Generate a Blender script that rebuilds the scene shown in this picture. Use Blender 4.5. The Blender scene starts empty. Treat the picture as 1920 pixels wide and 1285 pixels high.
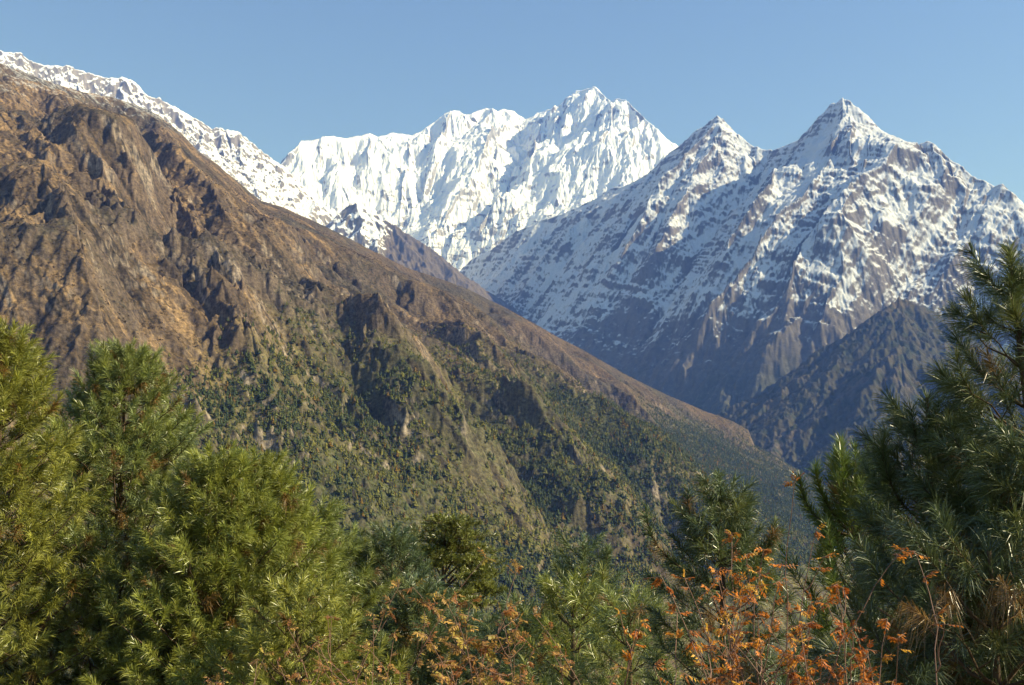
import bpy, math, random
import numpy as np

# ------------------------------------------------------------------ camera, world, sun, exposure
SC = bpy.context.scene
COL = SC.collection
F, CX, CY, PITCH = 2156.0, 960.0, 642.5, math.radians(8.0)     # photograph's focal length in its own pixels
SUN_AZ, SUN_EL = math.radians(100.0), math.radians(34.0)         # clockwise from the view direction

cam_data = bpy.data.cameras.new('camera')
cam_data.sensor_width = 36.0
cam_data.lens = 36.0 * F / 1920.0
cam_data.clip_start, cam_data.clip_end = 0.1, 90000.0
cam = bpy.data.objects.new('camera', cam_data)
cam.rotation_euler = (math.radians(90) + PITCH, 0, 0)
COL.objects.link(cam)
SC.camera = cam

world = bpy.data.worlds.new('World')
SC.world = world
world.use_nodes = True
wn = world.node_tree
wn.nodes.clear()
w_out = wn.nodes.new('ShaderNodeOutputWorld')
w_bg = wn.nodes.new('ShaderNodeBackground')
w_sky = wn.nodes.new('ShaderNodeTexSky')
w_sky.sky_type = 'NISHITA'
w_sky.sun_disc = False
w_sky.sun_elevation, w_sky.sun_rotation = SUN_EL, SUN_AZ
w_sky.altitude, w_sky.air_density, w_sky.dust_density, w_sky.ozone_density = 2800.0, 1.0, 0.5, 2.4
w_bg.inputs['Strength'].default_value = 0.115
wn.links.new(w_sky.outputs[0], w_bg.inputs[0])
wn.links.new(w_bg.outputs[0], w_out.inputs[0])

SUN_DIR = np.array([math.sin(SUN_AZ) * math.cos(SUN_EL), math.cos(SUN_AZ) * math.cos(SUN_EL), math.sin(SUN_EL)])
sun_data = bpy.data.lights.new('sun', 'SUN')
sun_data.energy, sun_data.angle, sun_data.color = 4.6, math.radians(0.5), (1.0, 0.955, 0.90)
sun = bpy.data.objects.new('sun', sun_data)
from mathutils import Vector
sun.rotation_euler = Vector(SUN_DIR).to_track_quat('Z', 'Y').to_euler()
COL.objects.link(sun)

SC.view_settings.view_transform = 'Standard'
SC.view_settings.look = 'None'
SC.view_settings.gamma = 1.0
SC.view_settings.exposure = 0.86
SC.cycles.use_denoising = True
SC.cycles.denoising_input_passes = 'RGB_ALBEDO_NORMAL'
SC.cycles.denoising_prefilter = 'ACCURATE'
SC.cycles.max_bounces = 4
SC.cycles.diffuse_bounces = 2
SC.cycles.volume_bounces = 0

# ------------------------------------------------------------------ small helpers
def P(u, v, d):
    """Photograph pixel (u, v) at forward distance d (metres) -> world point."""
    q, r = (CY - v) / F, (u - CX) / F
    t = d / (math.cos(PITCH) - q * math.sin(PITCH))
    return (r * t, d, (math.sin(PITCH) + q * math.cos(PITCH)) * t)

def tag(o, label=None, cat=None, group=None, kind=None):
    if label: o['label'] = label
    if cat: o['category'] = cat
    if group: o['group'] = group
    if kind: o['kind'] = kind
    return o

def mesh_from_arrays(name, verts, faces_flat, sizes, mat, cols=None, smooth=True, mats=None):
    """verts (n,3); faces_flat int; sizes = vertices per face (int or array)."""
    me = bpy.data.meshes.new(name)
    nl = len(faces_flat)
    if np.isscalar(sizes):
        nf = nl // sizes
        starts = np.arange(nf, dtype=np.int32) * sizes
        totals = np.full(nf, sizes, np.int32)
    else:
        totals = np.asarray(sizes, np.int32)
        nf = len(totals)
        starts = np.concatenate([[0], np.cumsum(totals)[:-1]]).astype(np.int32)
    me.vertices.add(len(verts))
    me.vertices.foreach_set('co', np.ascontiguousarray(verts, np.float32).ravel())
    me.loops.add(nl)
    me.loops.foreach_set('vertex_index', np.ascontiguousarray(faces_flat, np.int32).ravel())
    me.polygons.add(nf)
    me.polygons.foreach_set('loop_start', starts)
    try:
        me.polygons.foreach_set('loop_total', totals)
    except Exception:
        pass
    me.polygons.foreach_set('use_smooth', np.full(nf, smooth, bool))
    if cols is not None:
        for cname, arr in cols.items():
            at = me.color_attributes.new(cname, 'FLOAT_COLOR', 'POINT')
            a4 = np.ones((len(verts), 4), np.float32)
            a4[:, :arr.shape[1]] = arr
            at.data.foreach_set('color', a4.ravel())
    if mat is not None:
        me.materials.append(mat)
    me.update(calc_edges=True)
    return me

def link(name, me, parent=None):
    o = bpy.data.objects.new(name, me)
    COL.objects.link(o)
    if parent is not None:
        o.parent = parent
    return o

def sstep(a, b, x):
    t = np.clip((x - a) / (b - a), 0, 1)
    return t * t * (3 - 2 * t)

def lerp(a, b, t):
    return a + (b - a) * t

# ------------------------------------------------------------------ noise
def hash01(ix, iy, seed):
    h = ix.astype(np.int64).astype(np.uint32) * np.uint32(374761393) + iy.astype(np.int64).astype(np.uint32) * np.uint32(668265263) + np.uint32((seed * 974711 + 12345) & 0xffffffff)
    h ^= h >> np.uint32(13); h *= np.uint32(1274126177); h ^= h >> np.uint32(16); h *= np.uint32(2246822519); h ^= h >> np.uint32(15)
    return h

def perlin(x, y, seed=0):
    x0 = np.floor(x); y0 = np.floor(y)
    fx = (x - x0).astype(np.float32); fy = (y - y0).astype(np.float32)
    u = fx * fx * fx * (fx * (fx * 6 - 15) + 10); v = fy * fy * fy * (fy * (fy * 6 - 15) + 10)
    out = []
    for j in (0, 1):
        for i in (0, 1):
            a = hash01(x0 + i, y0 + j, seed).astype(np.float32) * np.float32(6.2831853 / 4294967296.0)
            out.append(np.cos(a) * (fx - i) + np.sin(a) * (fy - j))
    return ((out[0] * (1 - u) + out[1] * u) * (1 - v) + (out[2] * (1 - u) + out[3] * u) * v) * 1.5

def fbm(x, y, wl, octs, seed, gain=0.5):
    s = np.zeros_like(x, dtype=np.float32); a = 1.0; n = 0.0
    for o in range(octs):
        s += a * perlin(x / wl + 17.3 * o, y / wl - 9.1 * o, seed + o); n += a; a *= gain; wl *= 0.5
    return s / n

def ridged(x, y, wl, octs, seed, gain=0.5):
    s = np.zeros_like(x, dtype=np.float32); a = 1.0; n = 0.0; prev = 1.0
    for o in range(octs):
        r = 1 - np.abs(perlin(x / wl + 31.7 * o, y / wl + 5.3 * o, seed + o)) * 1.4
        r = r * r * prev; prev = np.clip(r * 1.6, 0, 1)
        s += a * r; n += a; a *= gain; wl *= 0.5
    return s / n

def gully(X, Y, gx, gy, wl, seed):
    """Stripes that run down the slope: ridges and runnels of about one wavelength. Returns height (-1..1) and its gradient."""
    n = np.hypot(gx, gy) + 1e-6
    px, py = -gy / n, gx / n
    x, y = X / wl, Y / wl
    x0, y0 = np.floor(x), np.floor(y)
    H = np.zeros_like(px); GX = np.zeros_like(px); GY = np.zeros_like(px); W = np.zeros_like(px)
    for j in (-1, 0, 1):
        for i in (-1, 0, 1):
            h = hash01(x0 + i, y0 + j, seed)
            ox = (h & np.uint32(0xffff)).astype(np.float32) / 65535.0
            oy = (h >> np.uint32(16)).astype(np.float32) / 65535.0
            dx = (x - x0 - i).astype(np.float32) - ox; dy = (y - y0 - j).astype(np.float32) - oy
            w = np.exp(-(dx * dx + dy * dy) * 2.2)
            ph = (dx * px + dy * py) * 6.2831853
            H += w * np.cos(ph); s = -w * np.sin(ph) * 6.2831853
            GX += s * px; GY += s * py; W += w
    W += 1e-6
    return H / W, GX / W / wl, GY / W / wl

# ------------------------------------------------------------------ terrain pieces
def prof(d, c, D):
    return d + c * D * (1 - np.exp(-d / D))

def wedge(X, Y, pts, kf, kb, c=0.4, D=300.0):
    """Mountain made of one crest line: the highest of the slopes that fall away from its segments. Right of the line = front."""
    H = np.full(X.shape, -1e9, np.float32)
    for (ax, ay, az), (bx, by, bz) in zip(pts[:-1], pts[1:]):
        dx, dy = bx - ax, by - ay
        L2 = dx * dx + dy * dy + 1e-9; L = math.sqrt(L2)
        t = np.clip(((X - ax) * dx + (Y - ay) * dy) / L2, 0, 1)
        dist = np.hypot(X - (ax + t * dx), Y - (ay + t * dy))
        s = ((X - ax) * dy - (Y - ay) * dx) / L / (dist + 1e-3)
        k = kb + (kf - kb) * (0.5 + 0.5 * np.clip(s, -1, 1))
        np.maximum(H, az + t * (bz - az) - k * prof(dist, c, D), out=H)
    return H

def rib(X, Y, pts, hs, wl, wr, p=1.15):
    """Extra height along a line (negative hs: a gully). wl / wr: widths left and right of the line's direction."""
    out = np.zeros(X.shape, np.float32)
    for (a, b, ha, hb) in zip(pts[:-1], pts[1:], hs[:-1], hs[1:]):
        ax, ay, bx, by = a[0], a[1], b[0], b[1]
        dx, dy = bx - ax, by - ay
        L2 = dx * dx + dy * dy + 1e-9; L = math.sqrt(L2)
        t = np.clip(((X - ax) * dx + (Y - ay) * dy) / L2, 0, 1)
        dist = np.hypot(X - (ax + t * dx), Y - (ay + t * dy))
        s = np.clip(((X - ax) * dy - (Y - ay) * dx) / L / (dist + 1e-3), -1, 1)
        w = wl + (wr - wl) * (0.5 + 0.5 * s)
        h = (ha + t * (hb - ha)) * np.clip(1 - dist / w, 0, 1) ** p
        out = np.where(np.abs(h) > np.abs(out), h, out)
    return out

def hit(u, v, fn, d0, d1, n=400):
    """Where the sight line through a photograph pixel meets the height field fn."""
    d = np.linspace(d0, d1, n).astype(np.float32)
    q, r = (CY - v) / F, (u - CX) / F
    t = d / (math.cos(PITCH) - q * math.sin(PITCH))
    x, z = r * t, (math.sin(PITCH) + q * math.cos(PITCH)) * t
    below = z < fn(x, d)
    k = int(np.argmax(below)) if below.any() else int(np.argmin(z - fn(x, d)))
    return (float(x[k]), float(d[k]), float(z[k]))

class Polar:
    def __init__(self, az0, az1, na, r0, r1, nr, pw=1.0, far_az=None):
        az = np.linspace(az0, az1, na)
        if far_az: az = np.concatenate([az, np.linspace(az1, far_az, 120)[1:]])
        self.az = np.radians(az).astype(np.float32)
        s = np.linspace(0, 1, nr) ** pw
        self.r = (r0 * (r1 / r0) ** s).astype(np.float32)
        self.A, self.R = np.meshgrid(self.az, self.r)
        self.X, self.Y = self.R * np.sin(self.A), self.R * np.cos(self.A)
    def grad(self, Z):
        dr = np.gradient(Z, self.r, axis=0); da = np.gradient(Z, self.az, axis=1) / self.R
        s, c = np.sin(self.A), np.cos(self.A)
        return (dr * s + da * c).astype(np.float32), (dr * c - da * s).astype(np.float32)
    def mesh(self, name, Z, mat, cols, zmin):
        nr, na = Z.shape
        idx = np.arange(nr * na, dtype=np.int32).reshape(nr, na)
        q = np.stack([idx[:-1, :-1], idx[:-1, 1:], idx[1:, 1:], idx[1:, :-1]], -1).reshape(-1, 4)
        zf = Z.ravel()
        q = q[(zf[q] > zmin).any(1)]
        used = np.zeros(nr * na, bool); used[q.ravel()] = True
        remap = np.cumsum(used).astype(np.int32) - 1
        co = np.stack([self.X.ravel(), self.Y.ravel(), zf], -1)[used]
        cc = {k: a.reshape(-1, a.shape[-1])[used] for k, a in cols.items()}
        return mesh_from_arrays(name, co, remap[q][:, ::-1].ravel(), 4, mat, cc)

def erode(g, Z, levels, seed, sharp=0.5, gref=0.6, mod=None):
    gx, gy = g.grad(Z)
    gx, gy = blur2(gx), blur2(gy)
    S = np.clip(np.hypot(gx, gy) / gref, 0.15, 1.6)
    Z = Z.copy(); tot = np.zeros_like(Z)
    for i, (wl, amp) in enumerate(levels):
        wx = X_w = fbm(g.X, g.Y, wl * 2.2, 2, seed + 50 + i) * wl * 0.35
        h, hx, hy = gully(g.X + wx, g.Y - wx, gx, gy, wl, seed + i)
        hs = 1 - 2 * np.sqrt(np.clip((1 - h) * 0.5, 0, 1) + 0.004)
        hh = lerp(h, hs, sharp)
        a = amp * S if mod is None else amp * S * mod
        Z += a * hh; tot += amp * hh
        gx = gx + amp * hx * 0.9; gy = gy + amp * hy * 0.9
    return Z, tot

def blur2(a, k=2):
    for _ in range(k):
        b = a.copy(); b[1:-1] = (a[:-2] + 2 * a[1:-1] + a[2:]) * 0.25
        a = b.copy(); a[:, 1:-1] = (b[:, :-2] + 2 * b[:, 1:-1] + b[:, 2:]) * 0.25
    return a

def blob(X, Y, pts, rx, ry=None):
    """Soft patch (0..1) around world points."""
    m = np.zeros(X.shape, np.float32)
    for p in pts:
        m = np.maximum(m, np.exp(-(((X - p[0]) / rx) ** 2 + ((Y - p[1]) / (ry or rx)) ** 2)))
    return m

def seg_mask(X, Y, pts, w):
    m = np.full(X.shape, 1e9, np.float32)
    for a, b in zip(pts[:-1], pts[1:]):
        dx, dy = b[0] - a[0], b[1] - a[1]
        t = np.clip(((X - a[0]) * dx + (Y - a[1]) * dy) / (dx * dx + dy * dy + 1e-9), 0, 1)
        m = np.minimum(m, np.hypot(X - a[0] - t * dx, Y - a[1] - t * dy))
    return np.exp(-(m / w) ** 2)

# ------------------------------------------------------------------ materials
def mat_new(name):
    m = bpy.data.materials.new(name)
    m.use_nodes = True
    nt = m.node_tree; nt.nodes.clear()
    out = nt.nodes.new('ShaderNodeOutputMaterial')
    b = nt.nodes.new('ShaderNodeBsdfPrincipled')
    nt.links.new(b.outputs[0], out.inputs[0])
    return m, nt, b, out

def terrain_material(name, scale, amt, bump_d, rough=0.9, spec=0.1, snow=None, soft=(0.3, 0.7)):
    """Albedo attribute (rock, soil, grass, snow cover) broken up by two noises, plus fine bump."""
    m, nt, b, out = mat_new(name)
    N, Lk = nt.nodes, nt.links
    at = N.new('ShaderNodeAttribute'); at.attribute_name = 'albedo'
    tc = N.new('ShaderNodeTexCoord')
    n1 = N.new('ShaderNodeTexNoise'); n1.inputs['Scale'].default_value = scale; n1.inputs['Detail'].default_value = 6; n1.inputs['Roughness'].default_value = 0.65
    mr = N.new('ShaderNodeMapRange'); mr.inputs['From Min'].default_value = 0.3; mr.inputs['From Max'].default_value = 0.7
    mr.inputs['To Min'].default_value = 1 - amt; mr.inputs['To Max'].default_value = 1 + amt
    Lk.new(tc.outputs['Object'], n1.inputs['Vector']); Lk.new(n1.outputs['Fac'], mr.inputs['Value'])
    mx = N.new('ShaderNodeVectorMath'); mx.operation = 'SCALE'
    Lk.new(at.outputs['Color'], mx.inputs[0]); Lk.new(mr.outputs[0], mx.inputs['Scale'])
    Lk.new(mx.outputs[0], b.inputs['Base Color'])
    bp = N.new('ShaderNodeBump'); bp.inputs['Strength'].default_value = 0.6; bp.inputs['Distance'].default_value = bump_d
    Lk.new(n1.outputs['Fac'], bp.inputs['Height']); Lk.new(bp.outputs[0], b.inputs['Normal'])
    b.inputs['Roughness'].default_value = rough
    b.inputs['Specular IOR Level'].default_value = spec
    if snow:
        # the snow cover attribute decides where snow lies; fine noise frays its edge
        ac = N.new('ShaderNodeAttribute'); ac.attribute_name = 'cover'
        n2 = N.new('ShaderNodeTexNoise'); n2.inputs['Scale'].default_value = 0.055; n2.inputs['Detail'].default_value = 9; n2.inputs['Roughness'].default_value = 0.72
        Lk.new(tc.outputs['Object'], n2.inputs['Vector'])
        m1 = N.new('ShaderNodeMath'); m1.operation = 'MULTIPLY_ADD'; m1.inputs[1].default_value = 1.5; m1.inputs[2].default_value = -0.75
        Lk.new(n2.outputs['Fac'], m1.inputs[0])
        m2 = N.new('ShaderNodeMath'); m2.operation = 'ADD'; Lk.new(ac.outputs['Fac'], m2.inputs[0]); Lk.new(m1.outputs[0], m2.inputs[1])
        mr2 = N.new('ShaderNodeMapRange'); mr2.interpolation_type = 'SMOOTHSTEP'; mr2.inputs['From Min'].default_value = soft[0]; mr2.inputs['From Max'].default_value = soft[1]
        Lk.new(m2.outputs[0], mr2.inputs['Value'])
        mxs = N.new('ShaderNodeMix'); mxs.data_type = 'RGBA'; mxs.inputs['B'].default_value = (*snow, 1)
        Lk.new(mr2.outputs[0], mxs.inputs['Factor']); Lk.new(mx.outputs[0], mxs.inputs['A']); Lk.new(mxs.outputs['Result'], b.inputs['Base Color'])
    return m

def under_skyline(g, Z, crest, drop=3.0):
    """Keep spurs in front of a crest line from standing taller against the sky than the crest itself."""
    az = np.array([math.atan2(p[0], p[1]) for p in crest]); rr = np.array([math.hypot(p[0], p[1]) for p in crest]); zz = np.array([p[2] for p in crest])
    t = np.interp(g.az, az, zz / rr).astype(np.float32)[None, :]; rc = np.interp(g.az, az, rr).astype(np.float32)[None, :]
    lim = g.R * t - drop - 0.05 * np.clip(rc - g.R, 0, 420) + fbm(g.X, g.Y, 60, 4, 777) * 9 * sstep(0, 60, rc - g.R)
    over = (Z - lim) * (g.R < rc + 5)
    return np.where(over > -24, np.minimum(Z, lim - 24 + 24 * np.tanh(np.clip((over + 24) / 24, 0, 30))), Z).astype(np.float32)

def mixc(a, b, t):
    return a + (np.asarray(b, np.float32) - a) * t[..., None]
def fullc(shape, c):
    return np.broadcast_to(np.asarray(c, np.float32), shape + (3,)).copy()
# ------------------------------------------------------------------ the setting: valley ground, brown hillside, mountains
VALLEY = -420.0

def line(*uvd):
    return [P(*p) for p in uvd]

# ---- valley ground under everything, one sheet out to the horizon
def ground_z(X, Y):
    r = np.hypot(X, Y)
    z = -1.75 - 0.10 * np.clip(r - 1.5, 0, 6) - 0.42 * np.clip(r - 6.0, 0, 30) - 0.36 * np.clip(r - 36, 0, 1050)
    back = sstep(2.0, -12.0, Y)
    z = lerp(z, -1.75 + 0.25 * np.clip(-Y, 0, 200), back)
    return np.maximum(z, VALLEY)

gg = Polar(-180, 180, 241, 0.4, 60000, 150)
Zg = ground_z(gg.X, gg.Y) + fbm(gg.X, gg.Y, 7.0, 3, 4) * np.clip(gg.R * 0.04, 0, 1.2)
alb = mixc(fullc(Zg.shape, (0.075, 0.055, 0.028)), (0.06, 0.07, 0.025), sstep(-0.1, 0.3, fbm(gg.X, gg.Y, 3.0, 3, 9)))
m_ground = terrain_material('dry_grass_soil', 2.0, 0.35, 0.05)
tag(link('ground', gg.mesh('ground', Zg, m_ground, {'albedo': alb}, -1e9)), 'dry grassy slope falling away below the pines into the valley', 'ground', kind='structure')

# ---- brown hillside that falls from upper left to lower right
crestE = line((-700, -160, 1500), (-400, -40, 1736), (-150, 50, 1932), (0, 112, 2050), (50, 130, 2107), (100, 149, 2164), (160, 166, 2233), (210, 176, 2290), (250, 189, 2336), (300, 211, 2393), (340, 244, 2439),
              (370, 277, 2473), (400, 297, 2507), (430, 322, 2541), (470, 356, 2587), (490, 371, 2610), (530, 382, 2656), (600, 414, 2736), (660, 444, 2804), (720, 474, 2860), (760, 495, 2880),
              (820, 515, 2910), (880, 538, 2940), (940, 570, 2970), (1000, 602, 3000), (1090, 650, 3045), (1180, 701, 3090), (1250, 735, 3125), (1320, 765, 3160), (1370, 783, 3185), (1402, 800, 3201),
              (1414, 832, 3207), (1440, 846, 3220), (1500, 880, 3250), (1560, 916, 3265), (1650, 965, 3288), (1800, 1050, 3325), (2100, 1240, 3400))
def baseE(X, Y):
    return wedge(X, Y, crestE, 0.66, 0.75, 0.15, 160.0)
def eh(*uv):
    return [hit(u, v, baseE, 500, 4300) for u, v in uv]

g = Polar(-27.5, 27.5, 1250, 560, 4400, 1050)
X, Y = g.X, g.Y
wx = fbm(X, Y, 420, 3, 11) * 60; wy = fbm(X, Y, 420, 3, 12) * 60
dcre = seg_mask(X, Y, crestE, 180.0)
wx *= (1 - dcre); wy *= (1 - dcre)
Xw, Yw = X + wx, Y + wy
Z = wedge(Xw, Yw, crestE, 0.66, 0.75, 0.15, 160.0)
ZE0 = Z.copy()
front = sstep(0.0, 60.0, seg_mask(X, Y, crestE, 1.0) * 0 + 60.0)
LEFT = sstep(100, -550, X + 0.25 * (Y - 1500))
Z += (fbm(X, Y, 900, 3, 21) * 34 + fbm(X, Y, 300, 3, 22) * 14) * (1 - dcre)
# ribs: (pixel line, heights, width on the shaded side, width on the sunlit side)
RIBS_E = [
    # left brown face edge, running down to the right
    ([(60, 275), (150, 350), (205, 432), (252, 500), (352, 602), (430, 690)], [10, 60, 75, 70, 60, 20], 330, 110),
    # crag line with the dark left faces
    ([(255, 330), (278, 352), (318, 398), (362, 450), (400, 520), (425, 560)], [20, 95, 95, 80, 60, 15], 95, 240),
    ([(180, 330), (192, 350), (215, 420), (250, 470)], [20, 60, 55, 20], 70, 140),
    ([(112, 300), (122, 318), (150, 390), (165, 430)], [20, 55, 50, 15], 80, 120),
    ([(300, 440), (345, 505), (372, 550), (422, 622), (470, 680)], [25, 50, 60, 60, 10], 80, 180),
    # middle ridge
    ([(430, 430), (475, 470), (540, 520), (612, 562), (666, 616), (745, 682), (800, 760), (840, 815)], [10, 45, 65, 65, 60, 60, 60, 20], 120, 250),
    ([(520, 560), (560, 610), (620, 650), (690, 740)], [15, 50, 50, 15], 110, 190),
    # second ridge with pale cliff
    ([(640, 500), (684, 524), (735, 545), (795, 580), (856, 626), (930, 690), (980, 740)], [15, 60, 65, 55, 55, 45, 10], 130, 200),
    ([(700, 485), (722, 500), (760, 520), (800, 560)], [10, 35, 30, 10], 50, 120),
    ([(930, 570), (955, 590), (985, 640), (1055, 690), (1112, 735), (1160, 790)], [5, 30, 60, 55, 55, 15], 100, 180),
    ([(1090, 660), (1118, 700), (1165, 735), (1210, 790), (1260, 840)], [5, 40, 50, 40, 10], 80, 160),
    ([(1000, 700), (1060, 760), (1120, 820), (1200, 900), (1280, 980)], [5, 35, 50, 50, 30], 110, 240),
    # near spur that ends against the dark gully
    ([(560, 640), (640, 700), (700, 750), (761, 792), (856, 876), (936, 960), (1000, 1005), (1055, 1055), (1110, 1110)], [10, 40, 60, 85, 100, 105, 105, 100, 90], 300, 110),
    ([(880, 790), (925, 840), (975, 890), (1030, 945), (1095, 1010), (1150, 1070)], [10, 45, 65, 75, 75, 60], 75, 420),
    ([(380, 640), (430, 700), (480, 760), (540, 850), (600, 930)], [15, 45, 55, 50, 30], 170, 150),
    ([(20, 380), (80, 460), (120, 540), (170, 640), (200, 720)], [10, 45, 50, 55, 30], 130, 150),
    ([(0, 500), (60, 560), (110, 640)], [25, 40, 20], 110, 110),
    # upper dark crags under the crest
    ([(45, 165), (75, 185), (110, 220), (150, 270)], [0, 25, 45, 20], 60, 200),
    ([(235, 192), (260, 215), (290, 250), (330, 300)], [0, 22, 40, 15], 70, 170),
    ([(330, 245), (355, 275), (385, 320), (420, 360)], [5, 35, 40, 15], 60, 140),
    ([(440, 330), (462, 352), (490, 385)], [0, 14, 12], 45, 100),
]
for uv, hs, wl, wr in RIBS_E:
    pts = eh(*uv)
    # direction runs downhill toward the camera, so "right of the line" is image left (the shaded flank)
    Z += rib(Xw, Yw, pts, hs, wr * 0.9, wl * 0.62 if wl < 200 else wl * 0.8)
GULLY_E = [
    ([(850, 800), (900, 890), (960, 960), (1030, 1030), (1090, 1090)], [-25, -70, -85, -90, -90], 90, 120),
    ([(600, 540), (640, 590), (720, 660), (800, 740), (860, 820)], [-10, -35, -35, -40, -25], 80, 110),
    ([(250, 420), (330, 500), (390, 580), (450, 640)], [-15, -45, -45, -15], 110, 110),
    ([(1180, 880), (1230, 960), (1270, 1030), (1300, 1100)], [-5, -45, -60, -60], 70, 110),
    ([(1110, 715), (1150, 770), (1190, 830)], [-10, -35, -10], 50, 70),
]
for uv, hs, wl, wr in GULLY_E:
    Z += rib(Xw, Yw, eh(*uv), hs, wl, wr, 1.4)
crestkeep = seg_mask(X, Y, crestE, 45.0)
# many short rock ribs along the fall line, steep and shaded on one flank
rr_ = np.random.default_rng(77)
for k in range(120):
    u_ = rr_.uniform(-20, 900) if k < 85 else rr_.uniform(500, 1350)
    cv = float(np.interp(u_, [0, 250, 480, 880, 1180, 1400], [112, 190, 360, 538, 700, 800]))
    v_ = cv + rr_.uniform(35, 420)
    p0 = hit(u_, v_, baseE, 380, 4300, 200)
    far_ = p0[1] / 1400.0
    L_ = rr_.uniform(50, 190) * (0.6 + 0.5 * far_); a_ = math.radians(rr_.uniform(30, 66))
    dx_, dy_ = math.cos(a_) * L_, -math.sin(a_) * L_
    h_ = rr_.uniform(6, 20) * (0.6 + 0.4 * far_)
    m_ = (p0[0] + 0.5 * dx_ + rr_.normal() * 12, p0[1] + 0.5 * dy_)
    x0_, x1_ = p0[0] - 160, p0[0] + dx_ + 200
    sel = (X > x0_) & (X < x1_) & (Y > p0[1] + dy_ - 160) & (Y < p0[1] + 160)
    jj_ = np.where(sel.any(0))[0]; ii_ = np.where(sel.any(1))[0]
    if len(jj_) < 2 or len(ii_) < 2: continue
    sl = (slice(ii_[0], ii_[-1] + 1), slice(jj_[0], jj_[-1] + 1))
    Z[sl] += rib(X[sl] + fbm(X[sl], Y[sl], 40, 2, 79) * 14, Y[sl], [p0, m_, (p0[0] + dx_, p0[1] + dy_)], [h_ * 0.8, h_, h_ * 0.1], rr_.uniform(50, 110), rr_.uniform(9, 24), 1.0)
Zs, tot = erode(g, Z, [(190, 5.0), (85, 3.4), (40, 2.0), (19, 1.1), (9, 0.6)], 31, 0.55, 0.5, lerp(0.45, 1.15, LEFT))
Z = lerp(Zs, lerp(Z, Zs, 0.3), crestkeep)
# rock steps and crags
crag = sstep(0.05, 0.45, fbm(X, Y, 230, 4, 61) + 0.25 * LEFT - 0.08)
rn = ridged(X, Y, 70, 5, 71)
Z += (rn - 0.45) * 17 * crag * (1 - 0.6 * crestkeep) + (ridged(X, Y, 24, 4, 76) - 0.45) * 4 * (1 - 0.5 * crestkeep)
sl_ = sstep(0.75, 1.1, blur2(np.hypot(*g.grad(Z)), 3)) * (1 - crestkeep)
Z += sl_ * ((ridged(X + 0.6 * Z, Y, 42, 4, 181) - 0.45) * 7 + (ridged(X, Y + 0.6 * Z, 17, 3, 183) - 0.45) * 3.5)
oc = fbm(X, Y, 75, 4, 85)
Z += (sstep(0.08, 0.20, oc) * 5 + sstep(0.28, 0.36, oc) * 5) * lerp(0.35, 1, LEFT) * sstep(-0.15, 0.15, fbm(X, Y, 330, 2, 87)) * (1 - 0.8 * crestkeep)
Z += fbm(X, Y, 22, 3, 81) * 2.2 + fbm(X, Y, 6.0, 3, 89) * 1.7
st = np.sin((Z + 0.25 * X + fbm(X, Y, 120, 3, 83) * 30) / 9.0)
Z += st * 1.6 * crag
Z = under_skyline(g, Z, crestE)
ZE = Z
gx, gy = g.grad(Z); slope = np.hypot(gx, gy)
sm = blur2(slope, 3)
tl = eh((60, 860), (240, 800), (420, 700), (500, 650), (600, 660), (720, 690), (850, 670), (920, 680), (1000, 715), (1100, 765), (1180, 775), (1260, 790), (1330, 800), (1400, 830), (1500, 885))
n_b = fbm(X, Y, 420, 3, 503); n_cl = fbm(X, Y, 150, 4, 501)
line_up = np.interp((X / Y).ravel(), [p[0] / p[1] for p in tl], [p[2] for p in tl]).reshape(X.shape).astype(np.float32) + 50 * n_b + 45 * n_cl
Xs, Ys = X + 0.75 * Z, Y - 0.45 * Z
acr, alo = X * 0.66 + Y * 0.75, X * 0.75 - Y * 0.66            # across and along the fall line
streak = perlin(acr / 30, alo / 190, 601) + 0.7 * perlin(acr / 13, alo / 80, 602) + 0.6 * perlin(acr / 5.5, alo / 34, 603)
n1 = fbm(X, Y, 240, 5, 91); n2 = fbm(Xs, Ys, 45, 4, 92)
n3 = 0.6 * fbm(Xs, Ys, 11, 3, 93) + 0.7 * fbm(Xs, Ys, 3.6, 3, 95)
elev = (Z - (90 + 0.06 * X)) / 700.0
A = fullc(Z.shape, (0.104, 0.071, 0.042))
A = mixc(A, (0.205, 0.132, 0.066), sstep(0.05, 0.6, 0.5 * n2 + 0.45 * streak + 0.3 * n3 + 0.45 * LEFT - 0.15))        # dry grass
A = mixc(A, (0.094, 0.066, 0.040), sstep(-0.02, 0.35, n1 - 0.25 * streak + 0.3 * n3 + 0.25 * (1 - LEFT)))              # bare scrub
A = mixc(A, (0.066, 0.054, 0.036), sstep(0.0, 0.35, fbm(X, Y, 170, 4, 96) + 0.5 * n3 + 0.12 * (1 - LEFT)))
lowm = sstep(70, -60, Z - line_up + 60 * n2)                                                                    # lower, greener belt
A = mixc(A, (0.115, 0.100, 0.036), lowm * sstep(-0.45, 0.15, n2 + 0.3 * streak) * 0.9)
A = mixc(A, (0.064, 0.068, 0.026), lowm * sstep(-0.15, 0.2, n1 + 0.4 * n3) * 0.95)
rock = sstep(1.15, 1.7, slope + 0.45 * n3 + 0.15 * crag)
A = mixc(A, (0.100, 0.074, 0.056), rock * 0.8 * (1 - 0.5 * lowm))
A = mixc(A, (0.25, 0.20, 0.155), sstep(1.4, 2.1, slope + 0.7 * n3) * sstep(0.05, 0.35, n2) * 0.8)
A = mixc(A, (0.036, 0.031, 0.023), sstep(0.05, 0.40, -n3 + 0.5 * n2 - 0.05) * 0.85)                                        # low shrubs and tussocks
A = A * (1 + 0.5 * np.clip(n3, -0.8, 0.9) + 0.22 * np.clip(streak, -1, 1))[..., None]
pale = blob(X, Y, eh((684, 522), (408, 562), (420, 418), (162, 370), (600, 755), (890, 900)), 16)
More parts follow.
